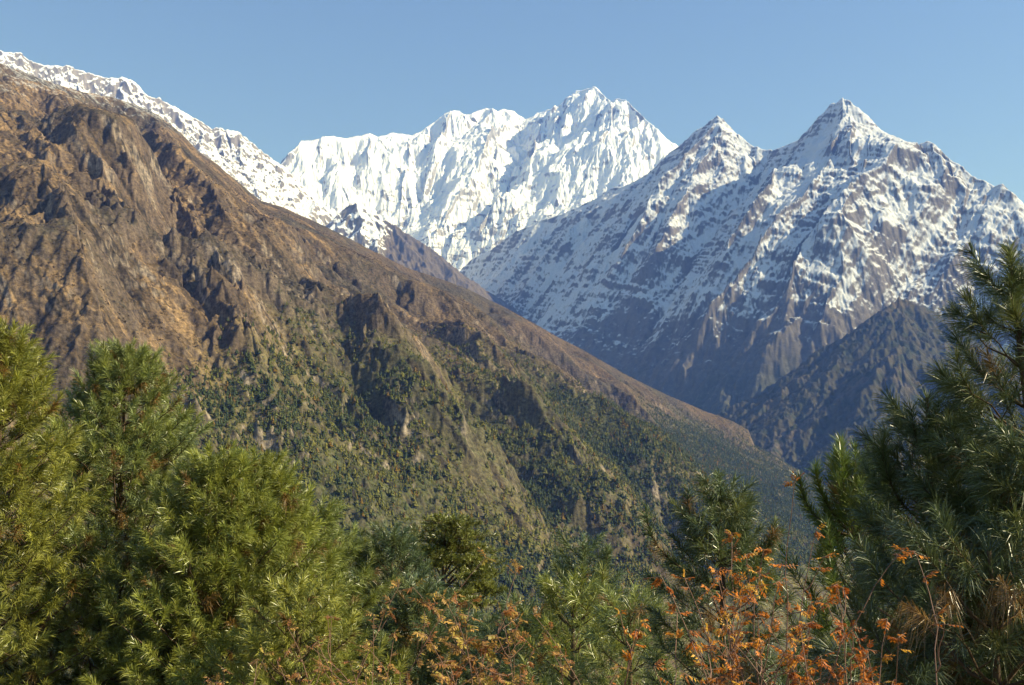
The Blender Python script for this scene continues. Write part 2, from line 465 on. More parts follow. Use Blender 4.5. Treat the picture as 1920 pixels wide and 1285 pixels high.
A = mixc(A, (0.34, 0.27, 0.19), pale * sstep(0.15, 0.5, n3 + 0.6 * n2 + 0.2) * sstep(0.7, 1.2, slope) * 0.9)
dust = sstep(0.80, 1.05, elev + 0.18 * n3 + 0.1 * n2 - 0.25 * sstep(-1100, -300, X)) * sstep(-0.05, 0.25, n3 + 0.3 * n2) * sstep(1.2, 0.6, slope)
A = mixc(A, (0.62, 0.62, 0.63), np.clip(dust, 0, 1) * 0.55)
m_hill = terrain_material('brown_hill', 0.25, 0.7, 2.6)
hill = link('hillside', g.mesh('hillside', Z, m_hill, {'albedo': A}, VALLEY - 30))
tag(hill, 'brown hillside of dry grass and crags with green forest on its lower slope', 'hillside', kind='structure')
GE, SLE, LOWE, N1E, N2E = g, slope, lowm, n1, n2

# ---- helper shared by the snowy mountains
def snow_rock(g, Z, seed, line_z, line_w, rockc, snow_lo, snow_hi, band, cover, dirx=0.6, aniso=None, an_amt=0.0, n1c=0.0, n2c=0.07, n3c=0.09, stc=0.06):
    gx, gy = g.grad(Z); slope = np.hypot(gx, gy)
    nz = 1 / np.sqrt(1 + slope * slope)
    X, Y = g.X, g.Y
    n1 = fbm(X, Y, 500, 4, seed + 1); n2 = fbm(X, Y, 110, 4, seed + 2); n3 = fbm(X, Y, 36, 3, seed + 3)
    sv = (Z * 1.0 + dirx * X * 0.55 + 0.2 * Y + 70 * fbm(X, Y, 600, 3, seed + 4)) / band
    strata = perlin(sv * 0.35, X / 700.0, seed + 5) + 0.6 * perlin(sv * 0.9, X / 400.0, seed + 6)
    hi = sstep(line_z - line_w, line_z + line_w, Z + 260 * n1 + 120 * n2)
    s = nz - lerp(snow_lo, snow_hi, 1 - hi) + n2c * n2 + n3c * n3 + stc * strata + n1c * n1 + cover
    if aniso is not None: s = s - an_amt * aniso
    snow = sstep(-0.13, 0.13, s) * sstep(0.0, 0.30, hi + 0.12 * n3)
    rc = fullc(Z.shape, rockc)
    rc = mixc(rc, np.asarray(rockc) * 0.62, sstep(-0.1, 0.4, n3 + 0.4 * strata))
    return rc, snow, slope, n1, n2, n3, hi

# ---- snowy ridge behind the brown hillside
crestA = line((-900, -80, 7600), (-400, 40, 7300), (-150, 78, 7238), (0, 96, 7200), (20, 97, 7230), (42, 99, 7263), (60, 112, 7290), (82, 121, 7324), (104, 122, 7357), (135, 124, 7403), (152, 130, 7429), (180, 140, 7471), (205, 146, 7509),
              (230, 143, 7547), (246, 149, 7571), (258, 158, 7589), (266, 172, 7601), (285, 181, 7629), (300, 184, 7652), (330, 202, 7697), (355, 216, 7735), (375, 226, 7765), (398, 240, 7800), (412, 236, 7821), (425, 243, 7840), (445, 243, 7870),
              (462, 258, 7896), (482, 275, 7926), (505, 293, 7961), (531, 310, 8000), (556, 338, 7987), (584, 361, 7972), (610, 385, 7958), (650, 425, 7937), (720, 490, 7900))
crestA2 = line((636, 398, 6900), (648, 386, 6887), (668, 378, 6865), (690, 394, 6841), (713, 405, 6815), (738, 418, 6788), (765, 437, 6758), (792, 453, 6729), (825, 478, 6692), (855, 503, 6659), (888, 541, 6623), (902, 580, 6560), (925, 660, 6500))
g = Polar(-26.5, 4, 900, 5600, 8600, 520)
X, Y = g.X, g.Y
ZA2 = wedge(X, Y, crestA2, 0.95, 0.55, 0.3, 150.0)
Z = np.maximum(wedge(X, Y, crestA, 0.75, 0.9, 0.5, 200.0), ZA2)
ck = np.maximum(seg_mask(X, Y, crestA, 70.0), seg_mask(X, Y, crestA2, 60.0))
Z += fbm(X, Y, 700, 3, 121) * 60 * (1 - ck)
Zs, _ = erode(g, Z, [(420, 42), (200, 24), (95, 13), (45, 6), (22, 3)], 131, 0.7, 0.8)
Z = lerp(Zs, lerp(Z, Zs, 0.25), ck)
Z += (ridged(X, Y, 130, 5, 141) - 0.45) * 34 * (1 - 0.7 * ck) + (ridged(X, Y, 50, 4, 143) - 0.45) * 12
rc, snow, slope, n1, n2, n3, hi = snow_rock(g, Z, 150, 950, 260, (0.20, 0.175, 0.15), 0.55, 0.80, 24, 0.0)
brown = sstep(-60, 40, ZA2 - wedge(X, Y, crestA, 0.75, 0.9, 0.5, 200.0)) * sstep(-880, -600, X)
snow *= 1 - sstep(0.35, 0.7, brown + 0.2 * n2)
rc = mixc(rc, (0.098, 0.076, 0.050), sstep(0.2, 0.6, brown))
A = rc
m_snowrock = terrain_material('snow_and_rock', 0.04, 0.30, 6.0, 0.75, 0.2, snow=(0.79, 0.80, 0.82))
tag(link('mountain_ridge', g.mesh('mountain_ridge', Z, m_snowrock, {'albedo': A, 'cover': np.repeat(snow[..., None], 3, -1)}, VALLEY)), 'snow covered rocky ridge sloping down behind the brown hillside', 'mountain', kind='structure')

# ---- the high snow massif
crestB = line((440, 420, 9900), (500, 350, 9965), (533, 312, 10000), (548, 288, 10046), (566, 265, 10102), (590, 262, 10177), (606, 257, 10226), (625, 257, 10285), (650, 261, 10362), (668, 253, 10418), (692, 250, 10492), (708, 256, 10542), (735, 253, 10626), (770, 256, 10734), (786, 248, 10784), (800, 236, 10827),
              (818, 226, 10883), (832, 216, 10926), (848, 209, 10976), (862, 210, 11019), (874, 216, 11056), (893, 213, 11115), (910, 212, 11168), (928, 219, 11223), (945, 215, 11276), (965, 217, 11338), (985, 227, 11400), (1000, 221, 11306), (1020, 210, 11181),
              (1048, 198, 11006), (1062, 184, 10919), (1080, 170, 10806), (1092, 169, 10731), (1104, 165, 10656), (1113, 161, 10600), (1122, 170, 10532), (1134, 181, 10441), (1146, 191, 10350), (1158, 186, 10259), (1172, 194, 10152), (1190, 208, 10016), (1206, 224, 9894), (1217, 232, 9811), (1232, 245, 9697),
              (1236, 256, 9667), (1246, 274, 9591), (1258, 292, 9500), (1300, 340, 9293), (1400, 450, 8800))
def baseB(X, Y):
    return wedge(X, Y, crestB, 1.0, 0.9, 0.35, 260.0)
def bh(*uv):
    return [hit(u, v, baseB, 7000, 12500) for u, v in uv]
g = Polar(-13.5, 10.5, 1000, 7800, 12300, 620)
X, Y = g.X, g.Y
ck = seg_mask(X, Y, crestB, 70.0)
wx = fbm(X, Y, 500, 3, 211) * 90 * (1 - ck)
Z = wedge(X + wx, Y + wx, crestB, 1.0, 0.9, 0.35, 260.0)
Z += fbm(X, Y, 1300, 3, 221) * 110 * (1 - ck)
RIBS_B = [
    ([(985, 227), (950, 262), (925, 300), (905, 350), (885, 390), (850, 425), (825, 465)], [20, 150, 230, 260, 240, 200, 120], 420, 260),
    ([(1020, 212), (1010, 260), (1000, 310), (985, 350)], [10, 70, 90, 40], 120, 200),
    ([(1155, 190), (1150, 225), (1142, 270), (1120, 320)], [10, 60, 60, 20], 120, 380),
    ([(1075, 180), (1070, 205), (1055, 240)], [10, 60, 15], 90, 160),
    ([(1045, 205), (1038, 235), (1030, 265)], [10, 60, 15], 90, 160),
    ([(770, 258), (765, 300), (760, 350), (745, 400)], [10, 110, 130, 60], 300, 180),
    ([(640, 262), (630, 300), (640, 350), (665, 400)], [5, 60, 70, 30], 150, 190),
    ([(850, 212), (838, 245), (825, 285), (805, 330)], [10, 80, 90, 30], 150, 200),
    ([(700, 254), (690, 300), (695, 350)], [5, 50, 30], 110, 160),
    ([(930, 222), (915, 250), (890, 280)], [5, 60, 20], 110, 150),
    ([(1205, 228), (1190, 270), (1170, 330)], [10, 60, 20], 110, 260),
    ([(960, 360), (940, 400), (900, 450), (870, 480)], [20, 110, 120, 40], 260, 200),
]
for uv, hs, wl, wr in RIBS_B:
    Z += rib(X + wx * 0.4, Y, bh(*uv), [h * 1.25 for h in hs], wr, wl)
Zs, tt = erode(g, Z, [(520, 46), (230, 24), (105, 12), (52, 7), (26, 4)], 231, 0.5, 0.9)
Z = lerp(Zs, lerp(Z, Zs, 0.35), ck)
Z += (ridged(X, Y, 260, 5, 241) - 0.45) * 40 * (1 - 0.8 * ck) + (ridged(X, Y, 90, 4, 243) - 0.45) * 14 * (1 - 0.5 * ck) + perlin(Z / 40.0, X / 260.0, 245) * 6
rc, snow, slope, n1, n2, n3, hi = snow_rock(g, Z, 250, 900, 150, (0.26, 0.25, 0.25), 0.42, 0.62, 30, 0.045, 0.3, tt / 45.0, 0.06)
low = sstep(3300, 1900, Z + 350 * n1)
bandn = perlin(Z / 26.0 + 2.0 * n2, X / 170.0, 261) + 0.7 * perlin(Z / 11.0 + 2.0 * n3, X / 80.0, 262)
snow *= 1 - low * sstep(0.12, 0.40, bandn + 0.4 * n2 - 0.10) * 0.9
snow = np.clip(snow, 0, 1)
A = rc
tag(link('snow_mountain', g.mesh('snow_mountain', Z, m_snowrock, {'albedo': A, 'cover': np.repeat(snow[..., None], 3, -1)}, VALLEY)), 'high white snow massif with fluted ice face and broad summit ridge', 'mountain', kind='structure')

# ---- the pyramid peaks on the right
crestC = line((780, 580, 8500), (859, 508, 8300), (888, 483, 8216), (930, 462, 8094), (960, 437, 8007), (1017, 411, 7841), (1055, 402, 7731), (1105, 377, 7586), (1147, 353, 7464), (1180, 345, 7368), (1209, 327, 7284), (1232, 308, 7217), (1255, 287, 7150), (1280, 269, 7067),
              (1300, 249, 7000), (1318, 237, 6940), (1333, 224, 6890), (1345, 216, 6850), (1355, 226, 6816), (1368, 241, 6772), (1385, 254, 6714), (1400, 266, 6663), (1414, 273, 6615), (1422, 272, 6588), (1435, 279, 6544), (1450, 282, 6493), (1462, 275, 6452), (1480, 268, 6390), (1500, 259, 6322), (1515, 243, 6271),
              (1530, 226, 6220), (1547, 205, 6162), (1556, 196, 6132), (1566, 193, 6098), (1580, 185, 6050), (1592, 191, 6014), (1604, 203, 5977), (1620, 222, 5929), (1632, 230, 5892), (1648, 242, 5844), (1665, 257, 5792), (1684, 273, 5735), (1702, 289, 5680), (1722, 302, 5620), (1733, 299, 5586), (1745, 296, 5550), (1756, 304, 5519), (1768, 314, 5484),
              (1800, 325, 5393), (1835, 338, 5293), (1850, 341, 5250), (1866, 351, 5210), (1880, 346, 5164), (1896, 359, 5110), (1920, 383, 5050), (1990, 425, 4900), (2110, 340, 4700), (2300, 270, 4400), (2700, 260, 3900), (3300, 300, 3400), (3900, 420, 3000))  # past the right edge the unseen crest is raised to shade the valley
def baseC(X, Y):
    return wedge(X, Y, crestC, 1.02, 0.85, 0.25, 260.0)
def ch(*uv):
    return [hit(u, v, baseC, 2800, 9000) for u, v in uv]
g = Polar(-6, 29, 1400, 3000, 8700, 900, far_az=52)  # coarse outer columns carry the unseen shade-casting rise
X, Y = g.X, g.Y
ck = seg_mask(X, Y, crestC, 60.0)
wx = fbm(X, Y, 450, 3, 311) * 60 * (1 - ck)
Z = wedge(X + wx, Y - wx, crestC, 1.02, 0.85, 0.25, 260.0)
Z += fbm(X, Y, 1100, 3, 321) * 70 * (1 - ck)
# ribs run from the crest down toward the lower left; image right flank catches the sun
RIBS_C = [
    ([(1340, 230), (1300, 290), (1264, 349), (1232, 390), (1200, 440), (1165, 500)], [5, 70, 110, 120, 120, 60], 130, 330),
    ([(1360, 240), (1329, 312), (1296, 372), (1270, 420), (1235, 490), (1180, 570)], [5, 40, 80, 90, 100, 60], 100, 260),
    ([(1580, 190), (1573, 249), (1562, 312), (1552, 355), (1500, 420), (1470, 470), (1420, 540), (1370, 600), (1330, 660), (1280, 720)], [5, 70, 110, 130, 140, 140, 130, 140, 140, 60], 170, 220),
    ([(1590, 200), (1598, 250), (1600, 310), (1602, 350)], [5, 45, 70, 20], 70, 160),
    ([(1640, 250), (1632, 310), (1628, 360)], [5, 45, 15], 70, 140),
    ([(1455, 345), (1447, 366), (1436, 410), (1400, 470), (1350, 540), (1300, 610), (1260, 680)], [5, 140, 150, 120, 100, 90, 40], 120, 330),
    ([(1415, 435), (1407, 450), (1375, 490), (1330, 540), (1272, 590), (1220, 650)], [5, 90, 90, 80, 80, 30], 110, 280),
    ([(1745, 300), (1715, 318), (1684, 338), (1672, 380), (1625, 412), (1590, 452), (1564, 490), (1512, 525), (1482, 578), (1440, 650), (1390, 720)], [5, 120, 190, 230, 250, 240, 240, 190, 170, 110, 40], 300, 420),
    ([(1640, 420), (1612, 460), (1590, 520), (1560, 590), (1520, 660)], [10, 60, 80, 80, 30], 120, 220),
    ([(1780, 330), (1760, 400), (1720, 460), (1690, 520)], [10, 70, 70, 30], 150, 220),
    ([(1850, 360), (1830, 430), (1790, 500), (1760, 560)], [10, 80, 80, 40], 140, 240),
    ([(1180, 360), (1130, 400), (1080, 440), (1030, 500), (985, 560)], [5, 70, 80, 80, 30], 120, 260),
    ([(1100, 395), (1040, 440), (990, 490), (940, 540)], [5, 60, 60, 20], 120, 220),
    ([(1560, 480), (1545, 520), (1520, 560)], [10, 70, 30], 80, 200),
    ([(1500, 640), (1470, 690), (1430, 740)], [10, 60, 30], 110, 200),
]
for uv, hs, wl, wr in RIBS_C:
    Z += rib(X + wx, Y - wx, ch(*uv), hs, wr * 0.85, wl)
Zs, tt = erode(g, Z, [(420, 22), (200, 12), (95, 6), (46, 3.5), (22, 2)], 331, 0.6, 0.8)
Z = lerp(Zs, lerp(Z, Zs, 0.35), ck)
Z += (ridged(X, Y, 210, 5, 341) - 0.45) * 26 * (1 - 0.7 * ck) + (ridged(X, Y, 60, 4, 343) - 0.45) * 7
st = (Z + 0.55 * X + 0.15 * Y + fbm(X, Y, 400, 3, 345) * 80) / 30.0
Z += perlin(st, st * 0 + X / 900.0, 347) * 5 + perlin(st / 3.1, X / 1500.0, 348) * 9
acr, alo = X * 0.62 - Y * 0.78, X * 0.78 + Y * 0.62
stk = perlin(acr / 70, alo / 520, 701) + 0.75 * perlin(acr / 32, alo / 240, 702) + 0.6 * perlin(acr / 15, alo / 110, 703) + 0.4 * perlin(acr / 8, alo / 50, 704)
Z += stk * 6 * (1 - 0.7 * ck) + fbm(X, Y, 26, 3, 705) * 2
ZC, GC = Z, g
bandC = 0.8 * perlin(acr / 40 + 1.5 * fbm(X, Y, 300, 2, 706), alo / 900 + Z / 900, 707) + 0.2 * perlin(acr / 14 + Z / 200, alo / 500, 708)
rc, snow, slope, n1, n2, n3, hi = snow_rock(g, Z, 350, 650 + 0.13 * (Y - 3500), 400, (0.120, 0.106, 0.096), 0.50, 0.76, 9, -0.02, 1.0, tt / 60.0 + 1.5 * stk + 0.7 * fbm(X, Y, 15, 3, 356) + bandC, 0.085, 0.11, 0.035, 0.045, 0.022)
snow = snow * sstep(0.0, 0.5, hi + 0.5 * n3 + 0.25 * stk) * 0.93
soil = sstep(1000, 500, Z + 200 * n1)
rc = mixc(rc, (0.085, 0.070, 0.050), soil * 0.6)
rc = mixc(rc, (0.045, 0.05, 0.028), sstep(700, 300, Z + 250 * n1 + 100 * n2))
A = rc
m_dusted = terrain_material('rock_dusted_with_snow', 0.04, 0.30, 6.0, 0.8, 0.15, snow=(0.56, 0.575, 0.605), soft=(0.04, 0.92))
tag(link('pyramid_mountain', g.mesh('pyramid_mountain', Z, m_dusted, {'albedo': A, 'cover': np.repeat(snow[..., None], 3, -1)}, VALLEY)), 'rocky mountain with two pyramid peaks dusted with snow on the right', 'mountain', kind='structure')

# ---- dark wooded spur in the shade at the lower right; the pyramid crest's unseen raised end was added to shade it
crestD = line((1380, 1000, 3600), (1440, 900, 3675), (1500, 800, 3750), (1545, 716, 3835), (1576, 675, 3893), (1620, 625, 3976), (1660, 580, 4051), (1686, 559, 4100), (1712, 566, 4096), (1742, 580, 4091), (1790, 605, 4083), (1840, 634, 4075), (1900, 670, 4066), (2000, 720, 4050), (2200, 760, 3900))
crestD2 = line((1420, 960, 3500), (1500, 850, 3560), (1590, 750, 3628), (1640, 690, 3665), (1686, 645, 3700), (1740, 672, 3675), (1800, 705, 3647), (1900, 760, 3600), (2100, 800, 3500))
g = Polar(7, 32, 700, 2300, 5000, 500)
X, Y = g.X, g.Y
Z = np.maximum(wedge(X, Y, crestD, 0.70, 0.6, 0.2, 150), wedge(X, Y, crestD2, 0.72, 0.55, 0.2, 150))
ck = np.maximum(seg_mask(X, Y, crestD, 45.0), seg_mask(X, Y, crestD2, 35))
Z += fbm(X, Y, 500, 3, 421) * 30 * (1 - ck)
Zs, _ = erode(g, Z, [(300, 26), (140, 15), (65, 8), (30, 4)], 431, 0.6, 0.7)
Z = lerp(Zs, lerp(Z, Zs, 0.3), ck) + (ridged(X, Y, 40, 4, 441) - 0.4) * 14 + np.abs(fbm(X, Y, 13, 2, 443)) * 9
n1 = fbm(X, Y, 260, 4, 451); n2 = fbm(X, Y, 45, 4, 452)
A = mixc(fullc(Z.shape, (0.052, 0.048, 0.028)), (0.088, 0.070, 0.044), sstep(-0.1, 0.35, n1 + 0.3 * n2))
A = mixc(A, (0.032, 0.038, 0.02), sstep(-0.1, 0.3, n2))
m_wood = terrain_material('dark_wooded_slope', 0.06, 0.45, 5.0)
tag(link('wooded_spur', g.mesh('wooded_spur', Z, m_wood, {'albedo': A}, VALLEY - 20)), 'dark shaded wooded spur below the snowy pyramid peaks', 'hillside', kind='structure')
# ------------------------------------------------------------------ conifer wood and scrub on the hillside
RNG = np.random.default_rng(7)

def leaf_material(name, rough=0.6, spec=0.2, trans=0.25, tint=(1, 1, 1)):
    m, nt, b, out = mat_new(name)
    N, Lk = nt.nodes, nt.links
    at = N.new('ShaderNodeAttribute'); at.attribute_name = 'albedo'
    Lk.new(at.outputs['Color'], b.inputs['Base Color'])
    b.inputs['Roughness'].default_value = rough
    b.inputs['Specular IOR Level'].default_value = spec
    if trans > 0:
        tr = N.new('ShaderNodeBsdfTranslucent'); Lk.new(at.outputs['Color'], tr.inputs['Color'])
        ad = N.new('ShaderNodeMixShader'); ad.inputs[0].default_value = trans
        Lk.new(b.outputs[0], ad.inputs[1]); Lk.new(tr.outputs[0], ad.inputs[2]); Lk.new(ad.outputs[0], out.inputs[0])
    return m

m_forest = leaf_material('forest_foliage', 0.8, 0.05, 0.0)

def conifer_template(seed, tiers=5, petals=5, fat=0.19):
    """Ragged tiers of drooping boughs, height 1."""
    r = np.random.default_rng(seed); vs = []
    for k in range(tiers):
        zt = 1.0 - 0.17 * k; rad = fat * (0.28 + 0.72 * (k + 0.6) / tiers); zb = zt - 0.30 - 0.04 * r.random()
        if k == 0: zt = 1.02
        for i in range(petals):
            a = (i + 0.8 * r.random()) * 2 * math.pi / petals
            w = 0.55 + 0.3 * r.random(); rr = rad * (0.65 + 0.6 * r.random())
            vs += [(0, 0, zt), (rr * math.cos(a - w), rr * math.sin(a - w), zb + 0.05 * r.random()), (rr * 1.05 * math.cos(a + w), rr * 1.05 * math.sin(a + w), zb - 0.04 * r.random())]
    return np.array(vs, np.float32)

def bush_template(seed, n=16):
    r = np.random.default_rng(seed); vs = []
    for k in range(n):
        d = r.normal(size=3); d /= np.linalg.norm(d); d[2] = abs(d[2])
        c = d * (0.25 + 0.25 * r.random()) * np.array([1, 1, 0.9])
        for i in range(3):
            vs.append(c + r.normal(size=3) * 0.19)
    return np.array(vs, np.float32)

def scatter_mesh(name, temps, pos, size, wid, col, mat, rng):
    allv, allc = [], []
    pick = rng.integers(0, len(temps), len(pos)); rot = rng.random(len(pos)) * 6.283
    for ti, tm in enumerate(temps):
        k = np.where(pick == ti)[0]
        if len(k) == 0: continue
        c, s = np.cos(rot[k])[:, None], np.sin(rot[k])[:, None]
        x = (tm[None, :, 0] * c - tm[None, :, 1] * s) * (size[k] * wid[k])[:, None]
        y = (tm[None, :, 0] * s + tm[None, :, 1] * c) * (size[k] * wid[k])[:, None]
        z = tm[None, :, 2] * size[k][:, None]
        v = np.stack([x + pos[k, 0:1], y + pos[k, 1:2], z + pos[k, 2:3]], -1).reshape(-1, 3)
        shade = (0.85 + 0.3 * rng.random((len(k), len(tm) // 3, 1)))[:, :, None, :]
        cc = np.broadcast_to(col[k][:, None, None, :] * shade, (len(k), len(tm) // 3, 3, 3)).reshape(-1, 3)
        allv.append(v); allc.append(cc)
    v = np.concatenate(allv); c = np.concatenate(allc)
    return mesh_from_arrays(name, v, np.arange(len(v)), 3, mat, {'albedo': c}, smooth=False)

def sample_hill(n, dens):
    """Random places on the hillside grid, weighted by area and a density map (0..1)."""
    g = GE
    area = np.gradient(g.r)[:, None] * (g.R * (g.az[1] - g.az[0]))
    w = (area * dens).ravel().astype(np.float64); w /= w.sum()
    k = RNG.choice(len(w), n, p=w)
    i, j = k // g.X.shape[1], k % g.X.shape[1]
    return i, j

def project(p):
    x, y, z = p[..., 0], p[..., 1], p[..., 2]
    f = y * math.cos(PITCH) + z * math.sin(PITCH); up = -y * math.sin(PITCH) + z * math.cos(PITCH)
    return CX + F * x / f, CY - F * up / f

FG = [(0, 600), (110, 700), (160, 640), (240, 640), (380, 830), (500, 830), (620, 930), (700, 980), (820, 950), (930, 1080), (1000, 1120), (1090, 990), (1150, 1030), (1200, 1000), (1240, 950), (1345, 870), (1420, 930), (1480, 870), (1600, 830), (1740, 700), (1840, 500), (1920, 420)]
g = GE; X, Y = g.X, g.Y
vu, vv = project(np.stack([X, Y, ZE], -1))
inview = ((vv < np.interp(vu, [a for a, b in FG], [b for a, b in FG]) + 200) & (vu > -120) & (vu < 2040)).astype(np.float32)
below = sstep(70, -90, ZE - line_up)
okslope = sstep(1.9, 1.1, blur2(SLE, 3))
front_side = (ZE > VALLEY + 20) * inview
dens = below * okslope * np.clip(0.6 + 1.6 * n_cl + 0.9 * sstep(-200, 500, X), 0.10, 1) * front_side
dens = np.maximum(dens, 0.02 * sstep(200, 60, ZE - line_up) * sstep(0.2, 0.5, n_cl))
NT = 250000
ii, jj = sample_hill(NT, dens)
jit = RNG.normal(size=(NT, 2)) * 1.5
pos = np.stack([X[ii, jj] + jit[:, 0], Y[ii, jj] + jit[:, 1], ZE[ii, jj] - 0.5], -1)
size = (2.3 + 4.2 * RNG.random(NT) ** 1.6) * (0.8 + 0.4 * below[ii, jj])
wid = 1.4 + 0.9 * RNG.random(NT)
yel = np.clip(RNG.normal(size=NT) * 0.30 + 0.58 - 0.5 * sstep(-300, 500, pos[:, 0]) - 0.9 * n_cl[ii, jj], 0, 1)[:, None]
col = lerp(np.array([[0.058, 0.076, 0.033]]), np.array([[0.180, 0.165, 0.038]]), yel) * (0.85 + 0.3 * RNG.random((NT, 1)))
gold = RNG.random(NT) < 0.035 * (1 + 2 * yel[:, 0])
col[gold] = np.array([0.17, 0.105, 0.022]) * (0.7 + 0.5 * RNG.random((gold.sum(), 1)))
temps = [conifer_template(s) for s in range(6)] + [conifer_template(20 + s, 4, 5, 0.26) for s in range(3)]

# the nearest trees of the wood stand as objects of their own; the rest is one far-off mass
pu, pv = project(pos)
fgv = np.interp(pu, [a for a, b in FG], [b for a, b in FG])
seen = (pu > 20) & (pu < 1900) & (pv < fgv - 8)
score = np.where(seen, size / pos[:, 1], 0)
near = np.argsort(-score)[:300]
rest = np.ones(NT, bool); rest[near] = False
forest = link('forest', scatter_mesh('forest', temps, pos[rest], size[rest], wid[rest], col[rest], m_forest, RNG))
tag(forest, 'wood of small conifers and yellowing larches covering the lower hillside', 'forest', kind='stuff')
tone = [(0.062, 0.080, 0.034), (0.110, 0.115, 0.034), (0.175, 0.160, 0.038)]
tm_mesh = []
for s in range(9):
    v = temps[s % len(temps)]
    c = np.array(tone[s % 3])[None] * (0.8 + 0.4 * np.random.default_rng(s).random((len(v) // 3, 1))).repeat(3, 0)
    tm_mesh.append(mesh_from_arrays('hillside_conifer', v, np.arange(len(v)), 3, m_forest, {'albedo': c}, smooth=False))
base_tree = None
for q, k in enumerate(near):
    tsel = int(np.clip(yel[k, 0] * 3, 0, 2)) + 3 * int(RNG.integers(0, 3))
    o = link('hillside_conifer', tm_mesh[tsel])
    o.location = pos[k]; o.rotation_euler = (0, 0, RNG.random() * 6.28); o.scale = (size[k] * wid[k], size[k] * wid[k], size[k])
    tag(o, 'small conifer standing in the open on the lower hillside', 'tree', 'conifers standing on the lower hillside')

# scrub: low round bushes, brown and leafless higher up, olive lower down
n_s = fbm(X, Y, 110, 4, 511)
densb = okslope * front_side * (np.clip(0.15 + 1.7 * n_s, 0, 1) * sstep(560, 200, ZE - line_up + 100 * n_b) + 0.12)
NB = 140000
ii, jj = sample_hill(NB, densb)
pos = np.stack([X[ii, jj], Y[ii, jj], ZE[ii, jj] - 0.3], -1)
size = 0.8 + 2.2 * RNG.random(NB) ** 2
up = sstep(-60, 70, ZE[ii, jj] - line_up[ii, jj] + RNG.normal(size=NB) * 40)[:, None]
col = lerp(np.array([[0.095, 0.088, 0.030]]), np.array([[0.062, 0.046, 0.034]]), up) * (0.6 + 0.7 * RNG.random((NB, 1)))
och = (RNG.random(NB) < 0.22) & (up[:, 0] < 0.7)
col[och] = np.array([0.16, 0.095, 0.028]) * (0.6 + 0.6 * RNG.random((och.sum(), 1)))
shr = link('hillside_shrubbery', scatter_mesh('hillside_shrubbery', [bush_template(s) for s in range(6)], pos, size, np.ones(NB) * 1.15, col, m_forest, RNG))
tag(shr, 'brown and olive scrub dotted over the hillside', 'shrubbery', kind='stuff')
# ------------------------------------------------------------------ foreground pines
def vnorm(a):
    return a / (np.linalg.norm(a, axis=-1, keepdims=True) + 1e-9)

def tubes(p0, p1, r0, r1, sides=4):
    """Tapered prisms for many segments at once."""
    n = len(p0); ax = vnorm(p1 - p0)
    ref = np.where(np.abs(ax[:, 2:3]) > 0.9, np.array([[1., 0, 0]]), np.array([[0, 0, 1.]]))
    u = vnorm(np.cross(ax, ref)); v = np.cross(ax, u)
    th = np.arange(sides) * 2 * np.pi / sides
    ring = u[:, None] * np.cos(th)[None, :, None] + v[:, None] * np.sin(th)[None, :, None]
    a = p0[:, None] + ring * r0[:, None, None]; b = p1[:, None] + ring * r1[:, None, None]
    vs = np.concatenate([a, b], 1).reshape(-1, 3)
    i = np.arange(sides); j = (i + 1) % sides
    q = np.stack([i, j, j + sides, i + sides], -1)
    f = (q[None] + (np.arange(n) * 2 * sides)[:, None, None]).reshape(-1)
    return vs, f

def needle_mesh(name, s0, s1, per, L, W, droop, cols, mat, rng, spread=(0.45, 1.0), side_fan=0.0):
    """Needles on shoots s0->s1. cols (n,3): colour of each shoot."""
    n = len(s0); N = n * per
    k = np.repeat(np.arange(n), per)
    ax = vnorm(s1 - s0)
    ref = np.where(np.abs(ax[:, 2:3]) > 0.9, np.array([[1., 0, 0]]), np.array([[0, 0, 1.]]))
    u = vnorm(np.cross(ax, ref)); v = np.cross(ax, u)
    t = rng.random(N) ** 0.8
    ph = rng.random(N) * 6.2832
    al = lerp(spread[1], spread[0], t) + rng.normal(size=N) * 0.13
    rad = u[k] * np.cos(ph)[:, None] + v[k] * np.sin(ph)[:, None]
    d = ax[k] * np.cos(al)[:, None] + rad * np.sin(al)[:, None]
    ln = (L * (0.75 + 0.5 * rng.random(N)))[:, None] if np.isscalar(L) else (L[k] * (0.75 + 0.5 * rng.random(N)))[:, None]
    b = s0[k] + (s1 - s0)[k] * t[:, None]
    dr = (droop if np.isscalar(droop) else droop[k]) * (0.6 + 0.8 * rng.random(N))
    down = np.zeros((N, 3)); down[:, 2] = -1
    m = b + d * ln * 0.55 + down * (ln[:, 0] * dr * 0.18)[:, None]
    e = b + d * ln * 0.95 + down * (ln[:, 0] * dr * 0.75)[:, None]
    w = vnorm(np.cross(d, rng.normal(size=(N, 3)))) * (W * 0.5)
    V = np.stack([b - w, b + w, m - w * 0.9, m + w * 0.9, e], 1).reshape(-1, 3)
    tri = np.array([0, 1, 3, 0, 3, 2, 2, 3, 4])
    f = (tri[None] + (np.arange(N) * 5)[:, None]).reshape(-1)
    c = cols[k] * (0.72 + 0.56 * rng.random((N, 1)))
    c = np.repeat(c, 5, 0)
    return mesh_from_arrays(name, V, f, 3, mat, {'albedo': c}, smooth=False)

